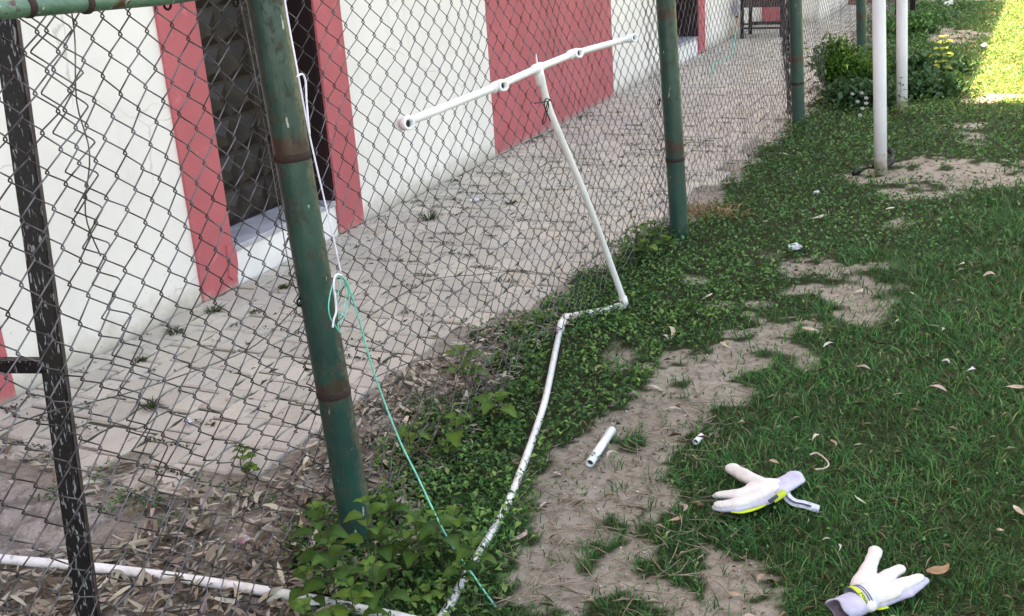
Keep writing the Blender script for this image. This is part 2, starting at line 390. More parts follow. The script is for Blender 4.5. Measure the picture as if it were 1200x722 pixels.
# ------------------------------------------------------------------ building
WX = -3.18
bld = thing('building', 'cream plastered building with red bands, recessed sills and dark window panels left of the walkway', 'building', (WX, 6, 0))
def bpart(name, boxes, mat, parent=bld, bev=0.0, label=None):
    bm = bmesh.new()
    for b in boxes: box(bm, *b, bev=bev)
    o = bmobj(name, bm, mat); o.parent = parent
    q = parent; off = Vector((0, 0, 0))
    while q is not None: off += q.location; q = q.parent
    o.data.transform(Matrix.Translation(-off))
    if label: o['label'] = label
    return o
YA0, YA1 = 3.72, 4.55     # first opening
YB0, YB1 = 10.30, 11.14   # second opening
HH, HL = 9.0, 4.22
bpart('wall', [(WX - .3, WX, -8, YA0, -.1, HH), (WX - .3, WX, YA1, 8.55, -.1, HH), (WX - .3, WX, YA0, YA1, 1.9, HH), (WX - .3, WX - .26, YA0, YA1, -.1, 1.9),
               (WX - .3, WX, 8.55, YB0, -.1, HL), (WX - .3, WX, YB1, 22, -.1, HL), (WX - .3, WX, YB0, YB1, 1.9, HL), (WX - .3, WX - .26, YB0, YB1, -.1, 1.9),
               (WX - 8, WX - .3, -8, -7.7, -.1, HH), (WX - 8, WX - .3, 8.25, 8.55, -.1, HH), (WX - 8, WX - .3, 21.7, 22, -.1, HL),
               (WX - .02, WX + .72, 13.75, 22, -.1, 3.15)], WALL)
bpart('roof', [(WX - 8, WX + .02, -8.02, 8.552, HH, HH + .15), (WX - 8, WX + .02, 8.555, 22.02, HL, HL + .06)], simple('roof_concrete', (.4, .39, .37), (.3, .29, .28), 3, .9))
bpart('painted_band', [(WX - .005, WX + .004, 6.40, 8.645, .004, 8.9)], PINK, label='wide red painted band on the cream wall')
bpart('painted_band', [(WX - .005, WX + .004, -1.0, 2.48, .004, 8.9)], PINK, label='red painted band at the left edge')
bpart('painted_band', [(WX + .05, WX + .3, 13.742, 13.76, .01, 3.1)], PINK, label='narrow red band on the far return wall')
for y0, y1 in ((3.485, YA0), (YA1, 4.775), (10.08, YB0), (YB1, 11.37)):
    hh = 8.9 if y0 < 8 else 4.2
    bpart('pilaster', [(WX - .02, WX + .014, y0, y1, .004, hh)], PINK, bev=.003)
def opening(y0, y1):
    wn = bpart('window', [(WX - .262, WX - .235, y0 - .01, y1 + .01, .0, 1.9)], GRILLE)
    wn_off = Vector((WX, 6, 0))
    nr = 10
    for r in range(nr):
        z0 = .185 + r * .165
        for cidx in range(4):
            a0 = y0 + .03 + cidx * (y1 - y0 - .06) / 4; a1 = a0 + (y1 - y0 - .06) / 4 - .01; z1 = z0 + .15
            bm = bmesh.new(); xb = WX - .235
            base = [bm.verts.new(Vector((xb, yy, zz)) - wn_off) for yy, zz in ((a0, z0), (a1, z0), (a1, z1), (a0, z1))]
            ins = [bm.verts.new(Vector((xb + .028, yy, zz)) - wn_off) for yy, zz in ((a0 + .07, z0 + .045), (a1 - .07, z0 + .045), (a1 - .08, z1 - .06), (a0 + .08, z1 - .06))]
            for k in range(4): bm.faces.new((base[k], base[(k + 1) % 4], ins[(k + 1) % 4], ins[k]))
            bm.faces.new(ins)
            bmobj('panel', bm, GRILLE, wn)
    bpart('sill', [(WX - .236, WX + .006, y0 + .002, y1 - .002, .15, .178)], SILLM, bev=.003)
    bpart('plinth', [(WX - .2, WX - .002, y0 + .001, y1 - .001, -.05, .149)], WHITEP)
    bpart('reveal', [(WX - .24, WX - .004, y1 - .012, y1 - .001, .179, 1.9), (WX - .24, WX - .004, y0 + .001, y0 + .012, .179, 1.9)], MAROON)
opening(YA0, YA1); opening(YB0, YB1)
# broken red plaster flake at the foot of the first pilaster
bm = bmesh.new()
pts = [PX(x, y, WX + .022) for x, y in ((266, 288), (272, 286), (277, 293), (279, 308), (279, 322), (274, 328), (269, 324), (268, 306))]
f1 = [bm.verts.new(p) for p in pts]; f2 = [bm.verts.new(p + Vector((-.02, 0, 0))) for p in pts]
bm.faces.new(f1)
for k in range(len(pts)): bm.faces.new((f1[k], f1[(k + 1) % len(pts)], f2[(k + 1) % len(pts)], f2[k]))
fl = bmobj('plaster_flake', bm, PINK, bld); fl.data.transform(Matrix.Translation((-WX, -6, 0)))
# faded stains painted on the far wall
for px, py, c, r in ((862, 10, (.30, .33, .50), .16), (866, 24, (.60, .36, .17), .12), (858, 36, (.62, .45, .30), .07)):
    p = PX(px, py, WX + .003); bm = bmesh.new(); vs = []
    for k in range(16):
        a = k * math.pi / 8; q = r * (.7 + .5 * random.random())
        vs.append(bm.verts.new((.003, p.y - 6 + q * math.cos(a) * 1.6, max(.03, p.z + q * .7 * math.sin(a)))))
    bm.faces.new(vs)
    bmobj('wall_paint_patch', bm, simple('faded_paint_patch', c, (.62, .58, .52), 9, .85), bld)

# ------------------------------------------------------------------ paved walkway
pave = tag(link('pavement', None), kind='structure', label='walkway of worn interlocking concrete pavers beside the building')
bm = bmesh.new()
SIDE = [(-.0785, .0455), (-.050, .0520), (-.020, .0520), (.012, .0440), (.045, .0440), (.0785, .0500)]
PO = [(x_, y_) for y_, x_ in SIDE] + [(x_ - .0975, y_) for y_, x_ in reversed(SIDE)]
def paver_bm(j, bm=None, cx=0, cy=0, cz=0, tz=(0, 0), ang=0, sc_=1.0):
    own = bm is None
    if own: bm = bmesh.new()
    rings = []
    for s_, z in ((.955, -.05), (.95, -.006), (.88, 0)):
        ring = []
        for k, (x, y) in enumerate(PO):
            rr = random.Random(j * 100 + k); x2 = x * s_ + rr.uniform(-.0022, .0022); y2 = y * s_ * (1 if abs(s_) < .9 else 1.015) + rr.uniform(-.0022, .0022)
            x3 = (x2 * math.cos(ang) - y2 * math.sin(ang)) * sc_; y3 = (x2 * math.sin(ang) + y2 * math.cos(ang)) * sc_
            ring.append(bm.verts.new((cx + x3, cy + y3, cz + z + x3 * tz[0] + y3 * tz[1])))
        rings.append(ring)
    n = len(PO)
    for a, b in ((0, 1), (1, 2)):
        for k in range(n): bm.faces.new((rings[a][k], rings[a][(k + 1) % n], rings[b][(k + 1) % n], rings[b][k]))
    bm.faces.new(rings[2]); return bm
bm.free()
pms = []
for j in range(6):
    b_ = paver_bm(j); me = bpy.data.meshes.new('paver'); bmesh.ops.recalc_face_normals(b_, faces=b_.faces); b_.to_mesh(me); b_.free(); me.materials.append(PAVER); pms.append(me)
cells = []
for c in range(0, 18):
    x = -3.115 + c * .1
    for r in range(0, 88):
        y = 2.15 + r * .163 + (.030 if c % 2 else 0) + .012 * math.sin(c * 2.1)
        ex = np.interp(y, EDGE_Y, EDGE_X) + random.uniform(-.07, .03)
        if x + .05 > ex: continue
        if r == 0 and random.random() < .15: continue
        cells.append((math.hypot(x, y), x, y))
cells.sort()
far = bmesh.new()
for i, (d, x, y) in enumerate(cells):
    px = x + random.uniform(-.003, .003); py = y + random.uniform(-.003, .003)
    pz = float(.002 + (fbm(np.array([x * 1.5]), np.array([y * 1.5]), 5)[0] - .5) * .02) + random.uniform(-.0045, .0045)
    if i < 300:
        o = link('paver', pms[i % 6], pave, (px, py, pz)); o.rotation_euler = (random.uniform(-.015, .015), random.uniform(-.012, .012), random.uniform(-.025, .025))
    else:
        paver_bm(i, far, px, py, pz, (random.uniform(-.012, .012), random.uniform(-.012, .012)), random.uniform(-.015, .015))
fo = bmobj('far_pavers', far, PAVER, pave); fo['kind'] = 'stuff'

# worn concrete slab beside the walkway
bm = bmesh.new(); n = 40; ctr = Vector((-2.70, 1.83, 0)); ring = []; cvs = []
G_ = 70
grid = {}
for i in range(G_ + 1):
    for j in range(G_ + 1):
        u = i / G_ * 2 - 1; v = j / G_ * 2 - 1
        r_ = max(abs(u), abs(v)); a = math.atan2(v, u)
        e = 1 + .12 * (vnoise(np.array([a * 3 + 20]), np.array([3.]), 8)[0] - .5)
        x = ctr.x + u * .52 * e; y = ctr.y + v * .17 * e
        z = .018 + float(fbm(np.array([x * 22]), np.array([y * 22]), 12)[0] - .5) * .022 + float(vnoise(np.array([x * 90]), np.array([y * 90]), 14)[0] - .5) * .008 - (.05 if r_ > .99 else .0) - .008 * sstep(.8, 1, r_)
        grid[i, j] = bm.verts.new((x, y, float(z)))
for i in range(G_):
    for j in range(G_): bm.faces.new((grid[i, j], grid[i + 1, j], grid[i + 1, j + 1], grid[i, j + 1]))
tag(bmobj('concrete_slab', bm, SLAB, None, None, True), kind='structure', label='rough broken patch of pale concrete at the near end of the walkway')

# ------------------------------------------------------------------ chain link fence
LEAN = -.05
fence = thing('chain_link_fence', 'chain link fence with chipped green tubular posts standing along the paved walkway', 'fence', (0, 0, 0))
def lean_pt(px, py, bx):
    """point on the pixel ray lying in the leaning plane X = bx + LEAN*z"""
    d = ray(px, py); t = (bx - 0 + LEAN * CAMH) / (d[0] - LEAN * d[2]); return Vector(CC + d * t)
posts = []
for (bpx, tpx, bx, bands, ztop) in (((425, 655), (311, 0), -1.475, [(342, 183), (392, 458)], 1.46), ((797, 284), (780, 0), -1.47, [(790, 187)], 1.5),
                                    ((936, 147), (932, 0), -1.47, [(934, 98)], 1.5), ((1010, 76), (1009, 0), -1.45, [], 1.5)):
    b = lean_pt(*bpx, bx); t = lean_pt(*tpx, bx); d = (t - b) / (t.z - b.z); b0 = b - d * (b.z + .1); t0 = b + d * (ztop - b.z)
    posts.append((b, d))
    bm = bmesh.new(); R_ = .0425 if bx != -1.475 else .041
    path = [b0.lerp(t0, k / 14) for k in range(15)]
    tube(bm, path + [t0 + d * .012], [R_] * 15 + [R_ * .7], 28)
    p = bmobj('post', bm, GREEN, fence, None, True)
    for bp in bands:
        z = lean_pt(*bp, bx).z; q = b + d * (z - b.z); dn = d.normalized()
        bm = bmesh.new(); tube(bm, [q - dn * .009, q - dn * .005, q + dn * .001, q + dn * .006, q + dn * .009], [R_ + .0002, R_ + .0012, R_ + .0018, R_ + .0010, R_ + .0002], 28)
        bmobj('weld_band', bm, RUST, p, None, True)
# the post beyond the left edge of the picture
pd = posts[0][1]; pb = posts[0][0].copy(); pb.y -= 2.75
bm = bmesh.new(); tube(bm, [pb - pd * .1, pb + pd * 1.4], .041, 24); bmobj('post', bm, GREEN, fence, None, True)
# top rails
def topat(i, z=1.385): return posts[i][0] + posts[i][1] * (z - posts[i][0].z)
ra = lean_pt(0, 11, -1.475); rb = lean_pt(190, -4, -1.475); rd = (rb - ra).normalized()
bm = bmesh.new(); e = topat(0); s0 = ra - rd * 2.0
path = [s0.lerp(rb, k / 8) for k in range(9)] + [rb.lerp(e, .5), e]
tube(bm, path, .0165, 18); rail = bmobj('rail', bm, RAIL, fence, None, True)
for px, py in ((32, 8), (100, 4)):
    q = lean_pt(px, py, -1.475); bm = bmesh.new(); tube(bm, [q - rd * .008, q - rd * .004, q + rd * .004, q + rd * .008], [.0168, .019, .019, .0168], 18); bmobj('weld_band', bm, RUST, rail, None, True)
for i in range(3):
    bm = bmesh.new(); tube(bm, [topat(i), topat(i + 1)], .0165, 14); bmobj('rail', bm, RAIL, fence, None, True)

PITCH = .0375; STEP = .0352
def sheet(ya, yb, zt, zb, xo, seed, amp=.012, stretch=None, sides=4, rad=.0015, fold=0):
    """vertical zigzag wires hooked into one another; zb may be a function of y"""
    nw = int(round((yb - ya) / PITCH)) + 1
    nk = int((zt - min(zb, zb)) / STEP) + 1
    sub = [0, .10, .90]
    W = np.arange(nw)[:, None]; K = np.arange(nk)[None]
    sgn = np.where((W + K) % 2 == 0, 1.0, -1.0)
    ybend = ya + W * PITCH + sgn * (PITCH / 2 + .0026)
    zb_ = zt - K * STEP + 0 * W
    P = np.zeros((nw, (nk - 1) * 3 + 1, 3))
    for k in range(nk - 1):
        for q, s_ in enumerate(sub):
            yy = ybend[:, k] * (1 - s_) + ybend[:, k + 1] * s_
            zz = zb_[:, k] * (1 - s_) + zb_[:, k + 1] * s_
            dep = 0 if q == 0 else (.0030 * sgn[:, k])
            if q == 1: yy = ybend[:, k] - sgn[:, k] * .0012
            if q == 2: yy = ybend[:, k + 1] - sgn[:, k + 1] * .0012
            P[:, k * 3 + q] = np.stack([dep + 0 * yy, yy, zz], -1)
    P[:, -1] = np.stack([0 * ybend[:, -1], ybend[:, -1], zb_[:, -1]], -1)
    x, y, z = P[..., 0], P[..., 1], P[..., 2]
    n1 = fbm(y * 3.1, z * 3.1, seed) - .5; n2 = fbm(y * 3.1 + 9, z * 3.1, seed + 5) - .5; n3 = fbm(y * 1.7, z * 1.4, seed + 9) - .5
    f1 = vnoise(y * 16, z * 16, seed + 31) - .5; f2 = vnoise(y * 16 + 7, z * 16, seed + 37) - .5
    low = sstep(.55, .05, z)
    y2 = y + n1 * amp * 3.0 * (1 + low) + f1 * .007 * (1 + 1.6 * low) + .006 * np.sin(z * 40 + y * 11) * low
    z2 = z + n2 * amp * 3.0 * (1 + 1.2 * low) + f2 * .007 * (1 + 1.6 * low)
    x2 = x + n3 * .07 + low * (fbm(y * 5, z * 5, seed + 3) - .5) * .05
    # lean with the posts
    sl = np.interp(y2, [2.0, 4.8, 7.6, 10.2], [posts[i][1].y for i in range(4)])
    Pn = np.stack([xo + LEAN * z2 + x2, y2 + sl * (z2 - .0), np.maximum(z2, .004 + .006 * (f1 + .5))], -1)
    if fold:   # crushed foot of the netting
        pass
    n = Pn.shape[1]
    t = np.empty_like(Pn); t[:, 1:-1] = Pn[:, 2:] - Pn[:, :-2]; t[:, 0] = Pn[:, 1] - Pn[:, 0]; t[:, -1] = Pn[:, -1] - Pn[:, -2]
    t /= np.linalg.norm(t, axis=-1, keepdims=True) + 1e-9
    u = np.zeros_like(t); u[..., 0] = 1; u -= t * (u * t).sum(-1, keepdims=True); u /= np.linalg.norm(u, axis=-1, keepdims=True) + 1e-9
    v = np.cross(t, u)
    ang = np.arange(sides) * 2 * math.pi / sides
    V = Pn[:, :, None] + rad * (u[:, :, None] * np.cos(ang)[None, None, :, None] + v[:, :, None] * np.sin(ang)[None, None, :, None])
    base = (np.arange(nw)[:, None, None] * n + np.arange(n - 1)[None, :, None]) * sides
    k0 = np.arange(sides)[None, None]; k1 = (k0 + 1) % sides
    Fc = np.stack([base + k0, base + k1, base + sides + k1, base + sides + k0], -1)
    me = npmesh('wire_mesh', V.reshape(-1, 3), Fc.reshape(-1), 4, WIRE, True)
    o = link('wire_mesh', me, fence); o['kind'] = 'stuff'
    return o
sheet(-.75, 1.50, 1.43, 0, -1.525, 11, .020, sides=5, rad=.0016)
sheet(1.455, 2.04, 1.43, 0, -1.533, 22, .013, sides=5, rad=.0016)
sheet(2.03, 4.80, 1.40, 0, -1.53, 33, .010, rad=.0015)
sheet(4.69, 7.62, 1.40, 0, -1.535, 44, .013, rad=.0013)
sheet(7.50, 10.3, 1.40, 0, -1.53, 55, .012, sides=3, rad=.0014)
sheet(10.3, 16.0, 1.40, 0, -1.53, 66, .012, sides=3, rad=.0013)
# straight tension wires along the netting and the lacing down the posts
def wire(name, pts, rad=.0018, mat=WIRE, parent=fence, n=6, sub=5):
    bm = bmesh.new(); tube(bm, smoothpath(pts, sub), rad, n); return bmobj(name, bm, mat, parent, None, True)
L = lambda x, y, X=-1.537: lean_pt(x, y, X)
wire('tension_wire', [L(-60, 535), L(0, 505), L(60, 482), L(145, 462), L(235, 432), L(300, 404), L(352, 355)], .0013)
wire('tension_wire', [L(440, 442), L(480, 425), L(520, 418), L(600, 399), L(660, 385)], .0014)
wire('tension_wire', [L(430, 372), L(500, 330), L(560, 322), L(620, 318), L(680, 332)], .0014)
wire('lacing_wire', [L(281, 0, -1.50), L(300, 92, -1.50), L(322, 215, -1.50), L(340, 318, -1.50), L(352, 352, -1.50)], .0012)
wire('lacing_wire', [L(84, 14), L(88, 50), L(90, 120), L(105, 180), L(100, 250), L(118, 300)], .0014)
def loop(px, py, X=-1.50, r=.009):
    c = L(px, py, X); pts = [c + Vector((0, r * math.cos(a), r * math.sin(a))) for a in np.linspace(0, 2 * math.pi * 1.6, 20)]
    return wire('wire_tie', pts, .0026, RUBBER)
loop(351, 354); loop(772, 120, -1.49, .013); loop(925, 35, -1.49, .016); loop(196, 5, -1.50, .010); loop(276, 3, -1.50, .008)

# ------------------------------------------------------------------ black square frame behind the netting
fr = thing('black_frame', 'scuffed black square tube upright with a side arm, behind the netting at the left edge', 'frame', (0, 0, 0))
bb = L(104, 722, -1.625); bt = L(8, 30, -1.625); bd = (bt - bb).normalized(); b0 = bb - bd * .30; t0 = bb + bd * 1.16
def sqbar(p0, p1, wdt, dpt, side):
    bm = bmesh.new(); d = (p1 - p0).normalized(); s = (side - d * side.dot(d)).normalized(); n_ = d.cross(s)
    vs = []
    for p in (p0, p1):
        vs.append([bm.verts.new(p + s * a * wdt / 2 + n_ * b * dpt / 2) for a, b in ((-1, -1), (1, -1), (1, 1), (-1, 1))])
    for k in range(4): bm.faces.new((vs[0][k], vs[0][(k + 1) % 4], vs[1][(k + 1) % 4], vs[1][k]))
    bm.faces.new(vs[0]); bm.faces.new(vs[1])
    bmesh.ops.bevel(bm, geom=list(bm.edges), offset=.003, segments=2, affect='EDGES')
    return bm
# face turned partly towards the walkway mouth
side = Vector((.80, .60, 0))
bmobj('upright', sqbar(b0, t0, .041, .037, side), BLACK, fr)
j = L(55, 428, -1.625); k_ = G(-160, 428, j.z)
bmobj('side_arm', sqbar(j, k_, .026, .026, Vector((0, 0, 1))), BLACK, fr)

# ------------------------------------------------------------------ white pipe frame
pf = thing('pipe_frame', 'white plastic pipe frame with T shaped riser tied to the netting', 'pipe frame', (0, 0, 0))
R1 = .0121
gpath = [G(*p, .006 + .010 * max(0, min(1, (520 - p[1]) / 60))) for p in ((500, 738), (520, 720), (541, 684), (562, 648), (590, 600), (605, 566), (622, 521), (637, 476), (644, 446), (650, 416), (656, 388))]
bm = bmesh.new(); tube(bm, smoothpath(gpath, 4), R1 * .92, 14); bmobj('ground_pipe', bm, PVC, pf, None, True)
e1 = G(660, 372, .030); e2 = G(733, 358, .020)
bm = bmesh.new(); tube(bm, [gpath[-1], gpath[-1].lerp(e1, .6), e1 + (e2 - e1) * .06], R1 * 1.28, 14); bmobj('elbow', bm, PVC, pf, None, True)
bm = bmesh.new(); tube(bm, [e1, e1.lerp(e2, .5) + Vector((0, 0, -.003)), e2], R1, 14); bmobj('ground_pipe', bm, PVC, pf, None, True)
XR = -1.425
top = PX(632, 82, XR - .03); rp = [e2, PX(715, 308, XR), PX(693, 248, XR - .01), PX(671, 194, XR - .02), PX(651, 147, XR - .027), PX(641, 120, XR - .03), top]
bm = bmesh.new(); tube(bm, smoothpath(rp, 4), R1, 14); bmobj('riser', bm, PVC, pf, None, True)
dr = (rp[1] - e2).normalized()
bm = bmesh.new(); tube(bm, [e2 - (e2 - e1).normalized() * .045, e2 - (e2 - e1).normalized() * .01, e2 + dr * .01, e2 + dr * .04], R1 * 1.3, 14); bmobj('elbow', bm, PVC, pf, None, True)
XB = XR - .035
cpx = [(472, 145), (583, 101), (630, 80), (672, 63), (737, 45)]
cp = [PX(a, b, XB) for a, b in cpx]
bm = bmesh.new(); tube(bm, cp, R1 * .95, 14); bmobj('crossbar', bm, PVC, pf, None, True)
def fitting(i, stub=True, L0=.028):
    c = cp[i]; d = (cp[min(i + 1, 4)] - cp[max(i - 1, 0)]).normalized()
    bm = bmesh.new()
    Ls = .034
    tube(bm, [c - d * (Ls if i != 0 else .012), c - d * (Ls - .004 if i else .010), c + d * (Ls - .004 if i != 4 else .010), c + d * (Ls if i != 4 else .012)], [R1 * 1.25, R1 * 1.35, R1 * 1.35, R1 * 1.25], 16)
    if stub:
        sd = Vector((.82, -.52, .12)).normalized(); hollow(bm, c + sd * .006, c + sd * (.038), R1 * 1.36, R1 * .85, 18)
    f = bmobj('fitting', bm, PVC, pf, None, True)
    for p in f.data.polygons: p.use_smooth = len(p.vertices) == 4
    if stub:
        bm = bmesh.new(); tube(bm, [c + sd * .004, c + sd * .020], R1 * .86, 16); bmobj('bore', bm, HOLE, f)  # dark plug stands for the shade inside the stub
for i in (0, 1, 3, 4): fitting(i)
# coupling sleeves
for a, b, t in ((0, 1, .20), (0, 1, .76), (3, 4, .80)):
    c = cp[a].lerp(cp[b], t); d = (cp[b] - cp[a]).normalized(); bm = bmesh.new(); tube(bm, [c - d * .004, c + d * .004], R1 * 1.05, 14); bmobj('coupling', bm, PVC, pf, None, True)
c = cp[2]; d = (cp[3] - cp[1]).normalized(); bm = bmesh.new()
tube(bm, [c - d * .03, c - d * .026, c + d * .026, c + d * .03], [R1 * 1.2, R1 * 1.32, R1 * 1.32, R1 * 1.2], 16)
dn = (rp[-2] - top).normalized(); tube(bm, [c, c + dn * .055, c + dn * .06], [R1 * 1.32, R1 * 1.32, R1 * 1.2], 16)
tube(bm, [c + Vector((0, 0, .01)), c + Vector((0, -.006, .045))], [.004, .0015], 6)
bmobj('fitting', bm, PVC, pf, None, True)
# run along the ground to the left
lp = [G(*p, .020) for p in ((505, 733), (470, 724), (430, 716), (372, 704), (300, 691), (200, 676), (100, 664), (0, 655), (-120, 641), (-260, 625))]
bm = bmesh.new(); tube(bm, smoothpath(lp, 3), .0125, 14); bmobj('side_pipe', bm, PVC, pf, None, True)
c = G(360, 702, .036); bm = bmesh.new(); rr = random.Random(3)
vs = [bm.verts.new(c + Vector(v)) for v in ((-.035, -.008, 0), (-.028, .014, .006), (.006, .010, .002), (.032, .018, .004), (.040, 0, 0), (.014, -.016, .002), (-.01, -.013, .004))]
fa = bm.faces.new(vs); bmesh.ops.extrude_face_region(bm, geom=[fa])
for v in bm.verts:
    if v not in vs: v.co.z -= .006
bmobj('broken_piece', bm, PVC, pf)

tie = tag(wire('cable_tie', [PX(x, y, XR + .008) for x, y in ((626, 121), (634, 120), (641, 119), (643, 124), (641, 131), (639, 142), (636, 144), (642, 120), (646, 118), (640, 116), (638, 124), (645, 142))], .0020, RUBBER, None), 'thin black cable knotted round the white riser below the crossbar', 'cable')

# ------------------------------------------------------------------ string and cord
st = [PX(x, y, X) for x, y, X in ((331, -20, -1.44), (337, 20, -1.43), (349, 85, -1.41), (362, 155, -1.40), (378, 225, -1.39), (390, 275, -1.38), (400, 322, -1.38))]
bm = bmesh.new(); tube(bm, smoothpath(st, 4), .0019, 8)
tube(bm, smoothpath([PX(x, y, -1.39) for x, y in ((348, 90), (354, 87), (358, 95), (359, 115), (361, 140), (363, 158))], 5), .0023, 8)
tube(bm, smoothpath([PX(x, y, -1.38) for x, y in ((401, 323), (394, 322), (391, 332), (393, 350), (394, 365), (391, 375), (390, 384))], 5), .0024, 8)
tag(bmobj('string', bm, STRING, None, None, True), 'white string hanging beside the nearest green post with a small loop', 'string')
bm = bmesh.new()
gc = [(401, 324, -1.38), (409, 337, -1.38), (421, 375, -1.375), (433, 420, -1.37), (450, 470, -1.36), (470, 520, -1.33), (490, 560, -1.29), (512, 607, -1.23), (530, 640, -1.17), (553, 672, -1.10), (575, 703, -1.045), (592, 724, -1.01), (640, 770, -.9)]
tube(bm, smoothpath([PX(*p) for p in gc], 4), .0023, 8)
lp2 = [(401, 323), (393, 326), (388, 340), (385, 358), (387, 372), (393, 382), (400, 391), (396, 380), (403, 372), (409, 355), (407, 338), (401, 326), (397, 340), (395, 360), (399, 372), (405, 350), (404, 330)]
tube(bm, smoothpath([PX(x, y, -1.385) for x, y in lp2], 5), .0015, 6)
tag(bmobj('cord', bm, CORD, None, None, True), 'thin mint green cord tied to the white string and running down to the ground', 'cord')
bm = bmesh.new(); tube(bm, smoothpath([PX(x, y, -1.60) for x, y in ((862, 38), (858, 62), (845, 72), (836, 76), (834, 92))], 5), .003, 6)
tag(bmobj('cord', bm, CORD, None, None, True), 'pale green cord hanging in the far netting between the second and third green posts', 'cord')

# ------------------------------------------------------------------ white goal poles
for (bpx, tpx, Y, r, lab) in (((1032, 203), (1030, 0), 6.29, .0345, 'white metal pole nearest the camera, standing in the bare soil patch'),
                              ((1057, 136), (1057, 0), 8.05, .036, 'farther white metal pole with leaves climbing round its foot')):
    b = G(*bpx); t = PY(*tpx, b.y); d = (t - b) / t.z
    bm = bmesh.new(); tube(bm, [b - d * .1, b + d * .5, b + d * 1.2, b + d * 2.1, b + d * 2.11], [r, r, r, r, r * .8], 26)
    tag(bmobj('metal_pole', bm, POLE, None, None, True), lab, 'pole', 'white metal poles beyond the fence')
bm = bmesh.new(); tube(bm, smoothpath([G(1000, 204, .01), G(1010, 199, .02), G(1024, 195, .035), G(1037, 196, .03), G(1044, 190, .04), G(1046, 182, .06), G(1043, 176, .075)], 5), [.012 + .006 * math.sin(i * .7) for i in range(31)], 10)
tag(bmobj('rubber_strap', bm, RUBBER, None, None, True), 'short black rubber strap curled round the foot of the nearer white pole', 'strap')

# ------------------------------------------------------------------ bench and clutter at the far end
bx0, bx1, by = -3.03, -2.60, 12.36
bn = thing('metal_bench', 'black metal bench with a dark red board seat against the wall at the far end', 'bench', (bx0, by, 0))
def bp(name, boxes, mat, bev=.003):
    bm = bmesh.new()
    for b in boxes: box(bm, *b, bev=bev)
    return bmobj(name, bm, mat, bn)
w_ = bx1 - bx0
for x in (0, w_):
    for yy in (0, .38): bp('leg', [(x - .018, x + .018, yy - .018, yy + .018, 0, .44)], BENCHF)
for z in (.10, .145): bp('stretcher', [(.018, w_ - .018, -.012, .012, z, z + .02)], BENCHF)
bp('stretcher', [(.018, w_ - .018, .37, .39, .12, .14)], BENCHF)
for k in range(5): bp('seat_board', [(-.03, w_ + .03, -.03 + k * .09, .05 + k * .09, .44, .465)], BENCHW)
bp('apron', [(.019, w_ - .019, -.015, .01, .33, .44)], BENCHW)
# rolled netting bundled against the third post
RB = PX(926, 112, -1.60); RT = PX(918, 0, -1.64)
bm = bmesh.new()
for k in range(14):
    a = k * 2.4; r = .008 + .026 * random.random()
    q = [RB + (RT - RB) * ((z - RB.z) / (RT.z - RB.z)) + Vector((r * math.cos(a + z * 7), r * math.sin(a + z * 5), 0)) for z in np.linspace(.01, 1.2, 16)]
    tube(bm, q, .003, 4)
rn = bmobj('rolled_netting', bm, simple('dull_grey_wire', (.015, .015, .018), (.045, .045, .05), 20, .6, 0, .4), None, None, True)
tag(rn, 'dark bundle of rolled wire netting standing behind the third green post', 'netting')
# dry planks and timber beyond the walkway
for i, (x, y, l, a, mcol) in enumerate(((-2.75, 15.9, 1.1, .2, (.12, .06, .04)), (-2.2, 16.1, 1.2, -.25, (.08, .045, .035)), (-2.45, 16.5, 1.4, .05, (.10, .05, .05)))):
    bm = bmesh.new(); box(bm, -l / 2, l / 2, -.07, .07, 0, .05, .006); box(bm, -l / 2, l / 2, -.06, .06, .055, .12, .006)
    o = bmobj('timber', bm, simple('old_timber', mcol, tuple(k * 1.8 for k in mcol), 9, .85)); o.location = (x, y, .0); o.rotation_euler = (0, 0, a)
    tag(o, ('dark timber lying at the far end of the walkway, nearest the wall', 'dark timber lying at the far end of the walkway, nearest the fence', 'dark timber lying behind the other two at the walkway end')[i], 'timber')
ff = thing('dark_frame', 'dark metal frame standing behind the farther white pole', 'frame', (0, 0, 0))
for px in (1051, 1069):
    b = G(px, 20); bm = bmesh.new(); box(bm, b.x - .03, b.x + .03, b.y - .03, b.y + .03, 0, 1.5, .004); bmobj('leg', bm, BENCHF, ff)
b1 = G(1051, 20); b2 = G(1069, 20); bm = bmesh.new(); box(bm, min(b1.x, b2.x) + .031, max(b1.x, b2.x) - .031, (b1.y + b2.y) / 2 - .02, (b1.y + b2.y) / 2 + .02, 1.4, 1.45, .004); bmobj('crossbar', bm, BENCHF, ff)

# ------------------------------------------------------------------ vegetation, litter
def polar(n, r0, r1, th0, th1, pw):
    """points round the camera foot, density falling as r**-pw"""
    e = 2 - pw; u = rng.random(n); r = (r0 ** e + u * (r1 ** e - r0 ** e)) ** (1 / e)
    th = th0 + rng.random(n) * (th1 - th0)
    return r * np.sin(th), r * np.cos(th), r
def pick(pal, n, jit=.15):
    pal = np.array(pal); c = pal[rng.integers(0, len(pal), n)]
    return np.clip(c * (1 + (rng.random((n, 1)) - .5) * 2 * jit) * (1 + (rng.random((n, 3)) - .5) * .12), 0, 1)
def covermix(x, y):
    """0 = broad ground cover, 1 = blade grass"""
    g = G(800, 430); h = G(1120, 240)
    nx_, ny_ = (h.y - g.y), -(h.x - g.x); l = math.hypot(nx_, ny_)
    s = ((x - g.x) * nx_ + (y - g.y) * ny_) / l
    return sstep(-.18, .22, s + (fbm(x * 3, y * 3, 77) - .5) * .5)

